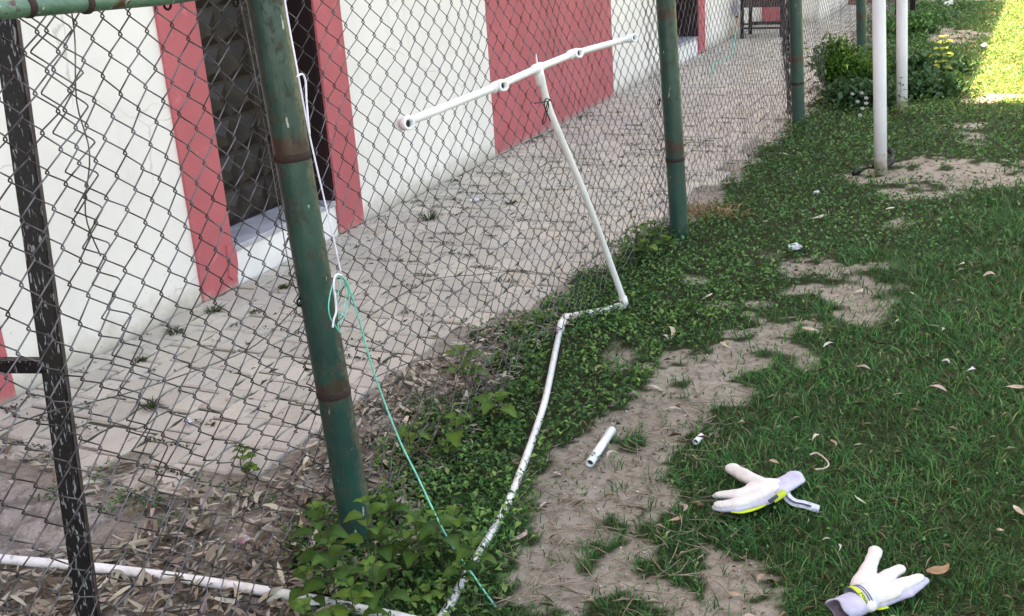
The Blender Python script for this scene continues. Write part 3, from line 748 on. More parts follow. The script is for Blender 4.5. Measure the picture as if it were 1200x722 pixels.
# blade grass
N = 860000
x, y, r = polar(N, 1.5, 22, math.radians(-45), math.radians(38), 1.25)
c, d_ = zones(x, y); cm = np.maximum(covermix(x, y), sstep(7.8, 8.8, y) * sstep(-.9, -.5, x))
keep = rng.random(N) < c * (.10 + .90 * cm) * np.where(r > 9, .8, 1)
x, y, r = x[keep], y[keep], r[keep]; n = len(x)
sc_ = (r / 2.5) ** .6
clump = fbm(x * 5, y * 5, 91); sunny = sstep(7.8, 8.8, y) * sstep(-1.0, -.3, x)
hgt = (.012 + .024 * rng.random(n)) * (.55 + .9 * clump) * (r / 2.5) ** .25 * (1 - .5 * sunny)
wd = (.0009 + .0010 * rng.random(n)) * sc_ * (1 + .6 * sunny)
az = rng.random(n) * 2 * np.pi; laz = az + np.pi / 2 + (rng.random(n) - .5)
bend = hgt * (.5 + 1.3 * rng.random(n)) * (.7 + .6 * vnoise(x * 7, y * 7, 5))
z = groundz(x, y) - .002
b = np.stack([x, y, z], 1); sd = np.stack([np.cos(az), np.sin(az), 0 * az], 1) * wd[:, None]; ld = np.stack([np.cos(laz), np.sin(laz), 0 * az], 1)
up = np.array([0, 0, 1.0])
mid = b + ld * (bend * .35)[:, None] + up * (hgt * .62)[:, None]; tip = b + ld * bend[:, None] + up * (hgt * .92)[:, None]
V = np.stack([b - sd, b + sd, mid + sd * .8, mid - sd * .8, tip], 1)
col = pick([(.013, .074, .018), (.019, .108, .026), (.028, .138, .034), (.056, .180, .045), (.010, .052, .016), (.12, .16, .07), (.019, .098, .030)], n, .3)
# sun patch painted into the blade colour beyond the building's end
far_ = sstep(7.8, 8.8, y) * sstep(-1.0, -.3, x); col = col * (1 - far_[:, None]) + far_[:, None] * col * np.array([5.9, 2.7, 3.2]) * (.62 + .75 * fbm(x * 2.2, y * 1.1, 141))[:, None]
col = col * (.72 + .62 * fbm(x * 2.6, y * 2.6, 101))[:, None] * np.where(rng.random(n) < .12, 1.7, 1.0)[:, None]
col = np.repeat(col[:, None], 5, 1); col[:, 4] *= 1.2; col = col.reshape(-1, 3)
i5 = np.arange(n) * 5
Fq = np.stack([i5, i5 + 1, i5 + 2, i5 + 3], 1); Ft = np.stack([i5 + 3, i5 + 2, i5 + 4], 1)
faces = np.concatenate([Fq.ravel(), Ft.ravel()]); sizes = np.concatenate([np.full(n, 4), np.full(n, 3)])
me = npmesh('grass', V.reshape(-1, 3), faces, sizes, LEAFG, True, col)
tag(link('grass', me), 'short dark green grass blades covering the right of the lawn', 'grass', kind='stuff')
print('grass', n)

def leafcloud(name, x, y, z, size, aspect, pal, mat, label=None, cat=None, tilt=.9, sizejit=.5, jit=.25, parent=None, fold=.25):
    n = len(x); s = size * (1 - sizejit / 2 + sizejit * rng.random(n))
    az = rng.random(n) * 2 * np.pi; ti = (rng.random(n) - .35) * tilt * 2; ro = (rng.random(n) - .5) * tilt
    f = np.stack([np.cos(az) * np.cos(ti), np.sin(az) * np.cos(ti), np.sin(ti)], 1)
    sx = np.stack([-np.sin(az) * np.cos(ro), np.cos(az) * np.cos(ro), np.sin(ro)], 1); nn = np.cross(f, sx)
    b = np.stack([x, y, z], 1); s_ = s[:, None]; wv = sx * s_ * aspect / 2; cup = nn * s_ * fold
    V = np.stack([b, b + f * s_ * .42 - wv + cup, b + f * s_, b + f * s_ * .42 + wv + cup, b + f * s_ * .45], 1)
    i5 = np.arange(n) * 5
    F_ = np.stack([i5, i5 + 1, i5 + 4, i5, i5 + 4, i5 + 3, i5 + 1, i5 + 2, i5 + 4, i5 + 4, i5 + 2, i5 + 3], 1)
    me = npmesh(name, V.reshape(-1, 3), F_.ravel(), 3, mat, True, np.repeat(pick(pal, n, jit) * (.65 + .75 * fbm(x * 3.3, y * 3.3, 131))[:, None], 5, 0))
    o = link(name, me, parent); o['kind'] = 'stuff'
    if label: o['label'] = label; o['category'] = cat
    return o
GP = [(.030, .110, .032), (.045, .150, .042), (.075, .200, .056), (.018, .065, .022), (.060, .155, .075), (.13, .24, .07)]
N = 560000
x, y, r = polar(N, 1.4, 22, math.radians(-52), math.radians(38), 1.25)
c, d_ = zones(x, y); cm = covermix(x, y)
keep = rng.random(N) < c * (.04 + .96 * (1 - cm)) * .80 * (1 - .93 * sstep(7.8, 8.8, y) * sstep(-.9, -.5, x))
x, y, r = x[keep], y[keep], r[keep]
def pipedist(x, y):
    d = np.full(x.shape, 9.)
    pl = [(p.x, p.y) for p in gpath] + [(e1.x, e1.y), (e2.x, e2.y)]
    for (ax, ay), (bx_, by_) in zip(pl[:-1], pl[1:]):
        t = np.clip(((x - ax) * (bx_ - ax) + (y - ay) * (by_ - ay)) / ((bx_ - ax) ** 2 + (by_ - ay) ** 2), 0, 1)
        d = np.minimum(d, np.hypot(x - ax - t * (bx_ - ax), y - ay - t * (by_ - ay)))
    return d
YP = G(610, 560).y
pk = (pipedist(x, y) > .024) | (y < YP) & (fbm(x * 9, y * 9, 120) > .44); x, y, r = x[pk], y[pk], r[pk]
h = .006 + .034 * rng.random(len(x)) * (.4 + 1.1 * fbm(x * 6, y * 6, 44)) * (r / 2.5) ** .25
leafcloud('ground_cover', x, y, groundz(x, y) + h, .0125 * (r / 2.5) ** .55, .62, GP, CLOV, 'low green clover like ground cover with tiny leaves between fence and lawn', 'ground cover')
print('cover', len(x))
N = 26000
x = rng.uniform(-1.7, -.9, N); y = rng.uniform(1.5, 5.2, N); c, d_ = zones(x, y); gx_ = np.interp(y, [p.y for p in gpath], [p.x for p in gpath])
k = rng.random(N) < c * (c > .6) * np.clip(-.15 + 1.1 * fbm(x * 7, y * 7, 52) + .3 * (x < gx_), 0, 1) * sstep(5.2, 3.6, y) * .75; k &= ~d_; k &= (pipedist(x, y) > .026) | (y < YP) & (fbm(x * 9, y * 9, 120) > .44)
x, y = x[k], y[k]
leafcloud('broad_cover', x, y, groundz(x, y) + .012 + .05 * rng.random(len(x)) * fbm(x * 7, y * 7, 52), np.full(len(x), .021), .62, [(.035, .115, .03), (.055, .155, .038), (.095, .22, .055), (.02, .07, .022), (.15, .27, .07)], CLOV, 'brighter broad small leaves rising from the ground cover round the nearest post and pipe', 'ground cover', .7)
# dry blades and straw bits lying in the turf
N = 9000
x, y, r = polar(N, 1.6, 14, math.radians(-45), math.radians(38), 1.3); c, d_ = zones(x, y); k = rng.random(N) < .35 + .4 * c; x, y, r = x[k], y[k], r[k]
leafcloud('straw_bits', x, y, groundz(x, y) + .004 + .02 * rng.random(len(x)) * c[k], .030, .07, [(.36, .30, .20), (.30, .27, .17), (.42, .38, .28), (.16, .11, .07)], DRY, 'dry straw bits and thin stalks scattered over soil and grass', 'straw', .35, 1.2)

# flecks of broken leaf and bark on the bare soil
N = 30000
x, y, r = polar(N, 1.5, 12, math.radians(-50), math.radians(38), 1.3); c, d_ = zones(x, y); k = d_ & (c < .5) & (rng.random(N) < .25 + .6 * fbm(x * 5, y * 5, 151)); x, y, r = x[k], y[k], r[k]
leafcloud('leaf_flecks', x, y, groundz(x, y) + .003 + .004 * rng.random(len(x)), .012 * (r / 2.5) ** .4, .3, [(.20, .15, .10), (.10, .075, .05), (.36, .31, .24), (.26, .21, .15), (.03, .07, .02)], DRY, 'small broken leaf and bark flecks on the bare soil', 'debris', .35, 1.2)
# crumbs and pebbles on bare soil
def crumbs(name, x, y, sz, pal, label):
    n = len(x); O = np.array([(1, 0, 0), (0, 1, 0), (-1, 0, 0), (0, -1, 0), (0, 0, .7), (0, 0, -.7)])
    a = rng.random(n) * 6.28; R_ = np.stack([np.cos(a), -np.sin(a), 0 * a, np.sin(a), np.cos(a), 0 * a, 0 * a, 0 * a, 1 + 0 * a], 1).reshape(n, 3, 3)
    V = O[None] * (.7 + .6 * rng.random((n, 6, 1))) * sz[:, None, None]; V = np.einsum('nij,nkj->nki', R_, V)
    V += np.stack([x, y, groundz(x, y) + sz * .2], 1)[:, None]
    f = np.array([(0, 1, 4), (1, 2, 4), (2, 3, 4), (3, 0, 4), (1, 0, 5), (2, 1, 5), (3, 2, 5), (0, 3, 5)])
    F_ = (np.arange(n)[:, None, None] * 6 + f[None]).reshape(-1)
    me = npmesh(name, V.reshape(-1, 3), F_, 3, CRUMB, False, np.repeat(pick(pal, n, .2), 6, 0))
    tag(link(name, me), label, 'soil crumbs', kind='stuff')
a = MB('soil_crumb', .95, spec=.1); a.color(a.attr('tint').outputs['Color']); CRUMB = a.m
N = 130000
x, y, r = polar(N, 1.4, 16, math.radians(-62), math.radians(38), 1.3); c, d_ = zones(x, y); e = np.interp(y, EDGE_Y, EDGE_X)
pav = (x < e) & (y > 2.12)
k = (c < .3) & (x > -3.1) & (~pav | (rng.random(N) < .10)); x, y, r = x[k], y[k], r[k]
crumbs('soil_crumbs', x, y, (.0010 + .0055 * rng.random(len(x)) ** 6) * (r / 2.5) ** .4, [(.36, .30, .24), (.44, .38, .32), (.22, .17, .13), (.30, .25, .20)], 'small clods and crumbs of dry soil on the bare ground')

# ---------------------------------------------------------------- dry leaves
def leafstrip(L_, W_, curve, arch, twist, st_=7):
    """one long narrow leaf, as vertex grid (st_+1, 3 across)"""
    t = np.linspace(0, 1, st_ + 1); w2 = W_ / 2 * np.sin(np.pi * np.clip(t * .93 + .05, 0, 1)) ** .8 * (1 - .25 * t)
    cx = curve * L_ * (t - .5) ** 2 * 2; y_ = (t - .5) * L_; z_ = arch * L_ * (1 - (2 * t - 1) ** 2)
    V = []
    for k in range(st_ + 1):
        ca, sa = math.cos(twist * (t[k] - .5)), math.sin(twist * (t[k] - .5))
        for s in (-1, 0, 1): V.append((cx[k] + s * w2[k] * ca, y_[k], z_[k] + s * w2[k] * sa + (0 if s else -.12 * w2[k] * 2)))
    F_ = []
    for k in range(st_):
        for s in (0, 1): a_ = k * 3 + s; F_.append((a_, a_ + 1, a_ + 4, a_ + 3))
    return np.array(V), np.array(F_)
litV = []; litF = []; litC = []; base = 0
protos = [leafstrip(1, random.uniform(.13, .24), random.uniform(-.35, .35), random.uniform(-.06, .13), random.uniform(-2.0, 2.0)) for _ in range(24)]
LITPAL = [(.20, .17, .125), (.27, .24, .185), (.34, .31, .245), (.13, .10, .075), (.39, .36, .28), (.24, .215, .175), (.085, .065, .045), (.44, .41, .33)]
def litter_density(x, y):
    e = np.interp(y, EDGE_Y, EDGE_X)
    front = (y < 2.16) & (x < -1.32) & (x > -3.1)
    slab = ((x + 2.62) / .50) ** 2 + ((y - 1.86) / .20) ** 2 < 1.1
    a = front * np.where(slab, .04, 1.0) * np.where(y > 1.95, .55, 1) * np.where(x < -2.1, .7, 1)
    strip = (y > 2.1) & (y < 4.0) & (x > e - .04) & (x < -1.40 - .10 * (y - 2))
    return np.maximum(a, strip * sstep(4.0, 3.4, y) * .9)
N = 19000
x = rng.uniform(-3.1, -1.2, N); y = rng.uniform(.9, 4.1, N)
k = rng.random(N) < litter_density(x + (fbm(x * 8, y * 8, 2) - .5) * .15, y + (fbm(x * 8, y * 8, 4) - .5) * .15) * (.35 + .9 * fbm(x * 4, y * 4, 6)) * 1.3
x, y = x[k], y[k]; LC = pick(LITPAL, len(x), .25)
for i in range(len(x)):
    V, F_ = protos[i % 24]; L_ = random.uniform(.035, .090) * (1 if random.random() < .8 else .5); az = random.uniform(0, 6.28); t1 = random.gauss(0, .28); t2 = random.gauss(0, .35)
    M = np.array(Euler((t1, t2, az)).to_matrix()); vv = V * L_ @ M.T
    z0 = gz(x[i], y[i]) + random.random() * .022 + .004
    vv = vv + np.array([x[i], y[i], z0]); vv[:, 2] = np.maximum(vv[:, 2], z0 - .012)
    litV.append(vv); litF.append(F_ + base); base += len(V); litC.append(np.repeat(LC[i:i + 1], len(V), 0))
me = npmesh('leaf_litter', np.concatenate(litV), np.concatenate(litF).ravel(), 4, DRY, True, np.concatenate(litC))
tag(link('leaf_litter', me), 'thick litter of dry grey brown eucalyptus leaves along the foot of the netting', 'leaf litter', kind='stuff'); print('litter', len(x))
# twigs
bm = bmesh.new()
for i in range(330):
    if i < 120: x0 = random.uniform(-2.6, -1.4); y0 = random.uniform(1.2, 2.3)
    else: q = G(random.uniform(600, 880), random.uniform(460, 720)); x0, y0 = q.x, q.y
    a_ = random.uniform(0, 6.28); l = random.uniform(.04, .14); z0 = gz(x0, y0) + .006; b_ = random.uniform(-.3, .3)
    tube(bm, [Vector((x0 + l * t * math.cos(a_ + b_ * t), y0 + l * t * math.sin(a_ + b_ * t), z0 + random.uniform(0, .010))) for t in (0, .35, .7, 1)], [.0016, .0014, .0012, .0006], 5)
tag(bmobj('twigs', bm, simple('dead_twig', (.16, .12, .09), (.28, .23, .18), 30, .85), None, None, True), 'thin dead twigs strewn through the litter and bare soil', 'twigs', kind='stuff')

# single dry leaves one can point to: px, py, angle in degrees in the picture, length px, width ratio, colour, label
LV = [(1097, 457, 8, 34, .26, (.62, .46, .45), 'pinkish curled dry leaf in the grass towards the right edge'),
      (1139, 440, -38, 17, .34, (.74, .74, .78), 'white slip like leaf standing in the grass right of the pinkish leaf'),
      (1188, 458, 5, 34, .22, (.52, .42, .32), 'long tan leaf cut by the right edge above the gloves'),
      (1104, 673, -22, 34, .40, (.42, .27, .16), 'brown rotting leaf under the fingertips of the near glove'),
      (1056, 468, -8, 24, .18, (.42, .40, .36), 'grey narrow leaf left of the pinkish leaf'),
      (1161, 325, 8, 20, .30, (.55, .48, .38), 'tan leaf with upright stalk near the right edge'),
      (1127, 314, -20, 15, .26, (.5, .5, .38), 'pale olive leaf above the middle right lawn'),
      (1104, 392, 48, 18, .22, (.55, .55, .48), 'cream sliver of leaf slanting in the middle right lawn'),
      (1052, 383, -62, 15, .22, (.5, .5, .42), 'straw coloured leaf pointing up the lawn'),
      (1067, 347, 18, 16, .20, (.45, .50, .30), 'yellow green leaf lying flat in the middle lawn'),
      (1008, 341, -10, 17, .36, (.62, .55, .42), 'broad cream leaf below the small bare spot'),
      (1110, 427, 20, 12, .4, (.55, .52, .46), 'ragged pale leaf scrap between grass clumps'),
      (1012, 434, 8, 22, .22, (.42, .36, .28), 'tan leaf lying across the centre right turf'),
      (972, 406, -4, 20, .24, (.70, .66, .62), 'whitish curved leaf at the grass edge right of the path'),
      (948, 392, 6, 24, .32, (.55, .45, .35), 'tan curled leaf on the upper end of the dirt path'),
      (908, 393, -10, 26, .20, (.36, .30, .22), 'dark thin leaf at the upper end of the dirt path'),
      (790, 394, 85, 24, .28, (.66, .58, .42), 'upright cream leaf beyond the pipe elbow'),
      (780, 399, 18, 16, .26, (.60, .56, .46), 'small curved leaf beside the upright cream leaf'),
      (830, 348, -22, 18, .22, (.62, .55, .46), 'curved tan leaf on the bare spot right of the elbow'),
      (849, 404, 65, 13, .42, (.62, .55, .38), 'short yellowish leaf half in the ground cover'),
      (898, 264, 14, 13, .3, (.62, .55, .45), 'tiny tan leaf among distant ground cover'),
      (960, 257, -12, 19, .24, (.66, .62, .50), 'cream leaf in the cover below the paper scrap'),
      (1044, 247, -8, 14, .3, (.66, .64, .52), 'pale leaf left of the small bare spot'),
      (702, 433, -20, 22, .34, (.50, .36, .26), 'brown leaf with raised edge right of the ground pipe'),
      (792, 475, 4, 40, .10, (.50, .44, .36), 'long pale stalk lying across the dirt path'),
      (650, 550, 0, 20, .25, (.66, .60, .52), 'cream leaf beside the dirt path left of the loose tube'),
      (671, 554, 12, 24, .20, (.34, .27, .20), 'dark twisted leaf left of the loose tube'),
      (714, 527, -30, 22, .20, (.50, .44, .36), 'narrow leaf just right of the loose tube'),
      (614, 625, -42, 30, .24, (.56, .42, .37), 'pink brown leaf with long stalk at the left edge of the dirt path'),
      (637, 588, -40, 16, .30, (.64, .58, .48), 'cream leaf at the left edge of the dirt path'),
      (803, 598, 70, 16, .45, (.40, .31, .25), 'broad brown leaf at the right of the dirt path'),
      (792, 613, -25, 24, .24, (.46, .33, .22), 'orange brown leaf at the right of the dirt path'),
      (687, 616, 6, 28, .14, (.45, .38, .28), 'thin arched leaf in the middle of the dirt path'),
      (860, 693, 10, 20, .34, (.50, .38, .25), 'tan leaf on the small bare patch near the bottom edge'),
      (893, 671, -20, 22, .30, (.44, .32, .22), 'brown leaf on the small bare patch below the far glove'),
      (956, 513, -18, 19, .22, (.60, .56, .44), 'pale curved leaf above the far glove'),
      (978, 521, 55, 14, .40, (.38, .28, .18), 'brown curled leaf in the grass right of the pale curved one'),
      (1009, 525, 4, 22, .12, (.62, .60, .48), 'thin white straw like leaf right of the brown curled one'),
      (904, 546, 4, 22, .34, (.50, .38, .28), 'tan leaf behind the palm of the far glove'),
      (1005, 590, 42, 22, .18, (.66, .64, .54), 'pale narrow leaf right of the far glove'),
      (985, 643, 70, 14, .22, (.60, .58, .50), 'small cream leaf above the near glove'),
      (969, 634, 0, 16, .14, (.50, .45, .36), 'thin tan sliver left of the small cream leaf'),
      (1192, 602, 50, 22, .34, (.58, .50, .38), 'cream leaf at the right edge level with the far glove'),
      (1173, 625, 8, 14, .3, (.55, .45, .34), 'tan leaf fragment near the right edge'),
      (876, 717, -10, 26, .22, (.60, .54, .44), 'cream leaf touching the bottom edge of the lawn'),
      (768, 452, 12, 34, .22, (.52, .46, .38), 'tan bark like leaf lying at the start of the dirt path'),
      (920, 184, 8, 52, .045, (.60, .60, .46), 'long straw stalk reaching over the far ground cover'),
      (905, 169, 0, 17, .24, (.72, .78, .72), 'short white stick by the third green post'),
      (600, 445, -30, 20, .3, (.50, .44, .38), 'tan leaf under the netting right of the tall weed'),
      (283, 637, -4, 20, .38, (.56, .49, .40), 'pale cream leaf on top of the litter behind the netting'),
      (303, 587, -45, 34, .24, (.50, .44, .36), 'long pale leaf in the litter left of the nearest green post'),
      (224, 626, 78, 26, .26, (.48, .42, .36), 'upright pale leaf in the litter behind the netting'),
      (181, 610, 86, 20, .30, (.50, .42, .36), 'upright leaf in the litter just right of the black upright')]
for i, (px, py, an, lp_, wr, cl, lab) in enumerate(LV):
    cp_ = G(px, py, .02); s_ = (cp_ - Vector(CC)).length / F
    a_ = math.radians(an); q0 = G(px - math.cos(a_) * lp_ / 2, py - math.sin(a_) * lp_ / 2, .02); q1 = G(px + math.cos(a_) * lp_ / 2, py + math.sin(a_) * lp_ / 2, .02)
    v = q1 - q0; Ln = min(v.length * .80, .12)
    rr = random.Random(i)
    V, F_ = leafstrip(Ln, max(lp_ * wr * s_ * .95, .003), rr.choice((-1, 1)) * rr.uniform(.15, .65), rr.uniform(.03, .2), rr.uniform(-2.2, 2.2), 9)
    ang = math.atan2(v.y, v.x) - math.pi / 2
    litterish = lab.find('litter') > 0
    zz = gz(cp_.x, cp_.y) + (.034 if litterish else (.028 if zones(np.array([cp_.x]), np.array([cp_.y]))[0][0] > .5 else .008))
    col = np.array(cl)[None] * (.88 - .35 * rng.random((len(V), 1)))
    me = npmesh('dry_leaf', V, F_.ravel(), 4, DRY, True, col)
    o = link('dry_leaf', me); o.location = (cp_.x, cp_.y, zz); o.rotation_euler = (rr.uniform(-.15, .15), rr.uniform(-.3, .3), ang)
    tag(o, lab, 'leaf', 'single dry leaves and stalks on the ground')

# small scraps
def scrap(name, px, py, wpx, hpx, label, cat, mat=PAPER, z=.03, ang=0):
    c = G(px, py, z); s_ = (c - Vector(CC)).length / F; bm = bmesh.new(); rr = random.Random(px)
    W_ = wpx * s_ / 2; H_ = hpx * s_
    grid = [[None] * 6 for _ in range(5)]
    for i in range(5):
        for j in range(6):
            u = i / 4 * 2 - 1; v = j / 5 * 2 - 1
            grid[i][j] = bm.verts.new((v * W_ + rr.uniform(-.08, .08) * W_, u * H_ + rr.uniform(-.1, .1) * H_, .25 * H_ * math.sin(v * 3 + u) + rr.uniform(0, .2) * H_))
    for i in range(4):
        for j in range(5): bm.faces.new((grid[i][j], grid[i][j + 1], grid[i + 1][j + 1], grid[i + 1][j]))
    bmesh.ops.solidify(bm, geom=list(bm.faces), thickness=.0012)
    o = bmobj(name, bm, mat, None, None, True); o.location = c; o.rotation_euler = (.25, .1, ang)
    return tag(o, label, cat)
scrap('paper_scrap', 932, 289, 15, 6, 'pale blue crumpled scrap lying in the ground cover right of the second green post', 'scrap', ang=.3)
scrap('paper_scrap', 1153, 53, 6, 4, 'pale blue scrap at the edge of the sunlit turf', 'scrap', z=.05)
scrap('paper_scrap', 1112, 4, 9, 6, 'white scrap on the far edge of the grass', 'scrap', z=.05)
scrap('paper_scrap', 556, 234, 10, 4, 'small white scrap on the walkway beside a weed tuft', 'scrap', z=.012)
scrap('plastic_scrap', 220, 493, 13, 3, 'white plastic sliver on the pavers behind the nearest netting', 'scrap', z=.012, ang=-.5)
scrap('plastic_scrap', 283, 632, 16, 6, 'crumpled pinkish white wrapper in the leaf litter', 'wrapper', simple('pinkish_wrapper', (.62, .55, .60), (.62, .35, .38), 30, .5), z=.03)
scrap('plastic_scrap', 957, 225, 0 + 6, 3, 'tiny white scrap in the far ground cover', 'scrap', z=.03)
scrap('stone', 292, 708, 30, 9, 'flat grey stone at the bottom edge under the netting', 'stone', SLAB, z=.012)

# loose tube and its short offcut on the dirt
for (a_, b_, r_, lab) in (((717, 504), (691, 543), .0125, 'loose pale grey tube lying on the dirt path'), ((815, 518), (822, 511), .009, 'short offcut of pale tube on the dirt path before the far glove')):
    p0 = G(*a_, .016); p1 = G(*b_, .016); bm = bmesh.new(); hollow(bm, p0, p1, r_, r_ * .78, 20)
    tb = tag(bmobj('tube', bm, simple('pale_tube_plastic', (.66, .71, .74), (.58, .62, .66), 25, .4), None, None, False), lab, 'tube')
    for p in tb.data.polygons: p.use_smooth = len(p.vertices) == 4
    bm = bmesh.new(); d = (p1 - p0).normalized(); tube(bm, [p0 + d * .012, p1 - d * .012], r_ * .79, 14); bmobj('bore', bm, HOLE, tb)  # dark plug stands for the shade inside the tube

# ---------------------------------------------------------------- broad leaved weeds
def leafmesh(kind):
    """ovate leaf, base at the origin, pointing along +Y, unit length"""
    st_ = 8; V = []; F_ = []
    for k in range(st_ + 1):
        t = k / st_
        if kind == 'round': w_ = .52 * math.sin(math.pi * min(1, t * .96 + .02)) ** .55
        elif kind == 'long': w_ = .17 * math.sin(math.pi * min(1, t * .97 + .02)) ** .8
        else: w_ = .37 * (math.sin(math.pi * min(1, t ** .78)) ** .85) if t < 1 else 0
        w_ = max(w_, .012 if k < st_ else .002)
        for s in (-1, -.5, 0, .5, 1):
            ser = 1 + (.06 if k % 2 else -.03) * (abs(s) == 1)
            V.append((s * w_ * ser, t, .16 * math.sin(math.pi * t) - .10 * t + .22 * w_ * abs(s) ** 1.3 + .02 * math.sin(t * 20) * abs(s) - .18 * t * t))
    for k in range(st_):
        for s in range(4): a_ = k * 5 + s; F_.append((a_, a_ + 1, a_ + 6, a_ + 5))
    return np.array(V), np.array(F_)
LM = {}
for kind in ('ovate', 'round', 'long'):
    V, F_ = leafmesh(kind)
    for mn, mt in (('dark', BROAD), ('light', BROADL), ('sprig', SPRIGM)):
        LM[kind, mn] = {}
def get_leaf(kind, mn, size):
    key = round(size / .006) * .006; key = max(key, .012)
    dct = LM[kind, mn]
    if key not in dct:
        V, F_ = leafmesh(kind); dct[key] = npmesh('leaf', V * key, F_.ravel(), 4, {'dark': BROAD, 'light': BROADL, 'sprig': SPRIGM}[mn], True)
    return dct[key]
def weed(px, py, h, lab, size=.05, nodes=4, kind='ovate', tone='dark', spread=1.0, rs=0, leanv=(0, 0)):
    t = G(px, py, h); bx_, by_ = t.x - leanv[0], t.y - leanv[1]; z0 = gz(bx_, by_); rr = random.Random(rs + px * 3 + py)
    root = thing('weed_plant', lab, 'plant', (bx_, by_, z0), 'broad leaved weeds')
    H = h - z0; top_ = Vector((leanv[0], leanv[1], H))
    sp = [Vector((0, 0, -.01)), top_ * .35 + Vector((rr.uniform(-.01, .01), rr.uniform(-.01, .01), 0)), top_ * .7, top_]
    sp = smoothpath(sp, 3); bm = bmesh.new(); tube(bm, sp, [.0022 * (1 - .5 * i / (len(sp) - 1)) for i in range(len(sp))], 6)
    a0 = rr.uniform(0, 6.28); lv = []
    for k in range(nodes):
        f = 1 - k * (.72 / nodes); P = top_ * f; s_ = size * (.50 + .62 * min(1, (k + .3) / 1.6)) * rr.uniform(.85, 1.12)
        for q in range(2 if k else 4):
            an = a0 + k * math.pi / 2 + q * (math.pi if k else math.pi / 2) + rr.uniform(-.3, .3)
            pet = size * (.12 + .28 * k / nodes) * spread
            d = Vector((math.cos(an), math.sin(an), .45)).normalized(); lp_ = P + d * pet
            tube(bm, [P, P + d * pet * .5 + Vector((0, 0, .002)), lp_], [.0012, .001, .0009], 5)
            tilt = rr.uniform(.05, .55) if k else rr.uniform(.3, .8)
            tone_ = tone if (k > 1 or tone != 'dark') else ('light' if rr.random() < .55 else 'dark')
            lv.append((lp_, (tilt, rr.uniform(-.25, .25), an - math.pi / 2), s_ * (.8 if k == 0 else 1), tone_))
    bmobj('stem', bm, STEM, root, None, True)
    for p, e, s_, tn in lv:
        o = link('leaf', get_leaf(kind, tn, s_), root, p); o.rotation_euler = Euler(e)
    return root
W = weed
W(371, 598, .24, 'tall dark green weed left of the nearest green post', .052, 5)
W(384, 640, .20, 'leafy weed close to the left of the nearest green post foot', .048, 4)
W(428, 590, .21, 'bright topped weed just in front of the nearest green post', .046, 4, tone='light')
W(446, 622, .13, 'grey green weed at the right of the nearest green post foot', .045, 4)
W(358, 672, .12, 'low weed beside the left pipe run, left of the post', .044, 4)
W(436, 664, .17, 'large leaved weed in front of the nearest green post', .060, 4)
W(411, 690, .15, 'weed with drooping leaves nearest the bottom edge, below the post', .050, 4, tone='light')
W(357, 712, .12, 'weed covering the broken pipe end at the bottom edge', .055, 3, tone='light')
W(487, 612, .16, 'broad weed right of the nearest green post, beside the mint cord', .052, 4)
W(511, 606, .17, 'broad leaved weed crossed by the mint green cord', .050, 4)
W(497, 690, .07, 'small light green seedling by the ground pipe near the bottom edge', .028, 3, tone='light')
W(517, 683, .08, 'pale two leaved seedling touching the ground pipe near the bottom', .030, 2, tone='light')
W(552, 632, .13, 'weed leaning over the ground pipe below the dirt path', .045, 3)
W(470, 640, .09, 'low weed between the large leaved weed and the mint cord', .038, 4)
W(455, 585, .10, 'dark weed behind the nearest green post at its right', .042, 4)
W(532, 600, .12, 'dark weed right of the mint cord', .040, 4)
W(540, 662, .08, 'weed hugging the left side of the ground pipe', .036, 3)
W(540, 412, .17, 'tall weed behind the netting where the pavers end', .064, 4, tone='light')
W(552, 432, .08, 'lower weed behind the tall one where the pavers end', .040, 3)
W(533, 492, .10, 'light green four leaved weed right of the netting foot', .068, 2, tone='light')
W(478, 505, .10, 'light green weed left of the four leaved weed', .062, 3, tone='light')
W(579, 466, .09, 'weed with paired leaves near the bend of the ground pipe', .058, 3, tone='light')
W(520, 520, .06, 'low dark weed in the cover below the four leaved weed', .036, 3)
W(283, 524, .07, 'round leaved clover plant growing through the pavers', .026, 4, 'round', 'light')
W(292, 545, .04, 'low clover beneath the round leaved one on the pavers', .022, 4, 'round', 'dark')
W(606, 382, .06, 'small weed at the paver edge left of the pipe elbow', .030, 4)
W(632, 372, .05, 'small dark weed at the paver edge beside the pipe elbow', .030, 4)
for i, (px, py, h, s_) in enumerate(((745, 268, .12, .05), (762, 262, .13, .055), (735, 290, .08, .05), (778, 280, .08, .045), (756, 285, .10, .05))):
    W(px, py, h, 'round leaved mallow clump left of the second green post foot, ' + ('tallest at the left', 'tallest at the back', 'lowest at the left', 'touching the post', 'in the middle')[i], s_, 3, 'round', 'light' if i < 2 else 'dark')
for i, (px, py) in enumerate(((925, 142), (942, 140), (950, 128))):
    W(px, py, .08, 'small leafy weed at the third green post foot, ' + ('on its left', 'just in front', 'on its right')[i], .045, 3)
W(1105, 44, .40, 'pale yellow green sprig catching the sun beyond the farther white pole', .075, 6, 'ovate', 'sprig', .8)
W(1112, 68, .24, 'dull green stem below the sunlit sprig', .06, 4, 'round', 'light', 1.2)
W(1062, 118, .14, 'leafy weed wrapped round the foot of the farther white pole', .055, 4, 'ovate', 'light')
W(1056, 92, .34, 'thin climbing weed halfway up the farther white pole', .035, 6, 'ovate', 'dark')
W(1078, 125, .12, 'wilted weed right of the farther white pole foot', .06, 3, 'long', 'light')

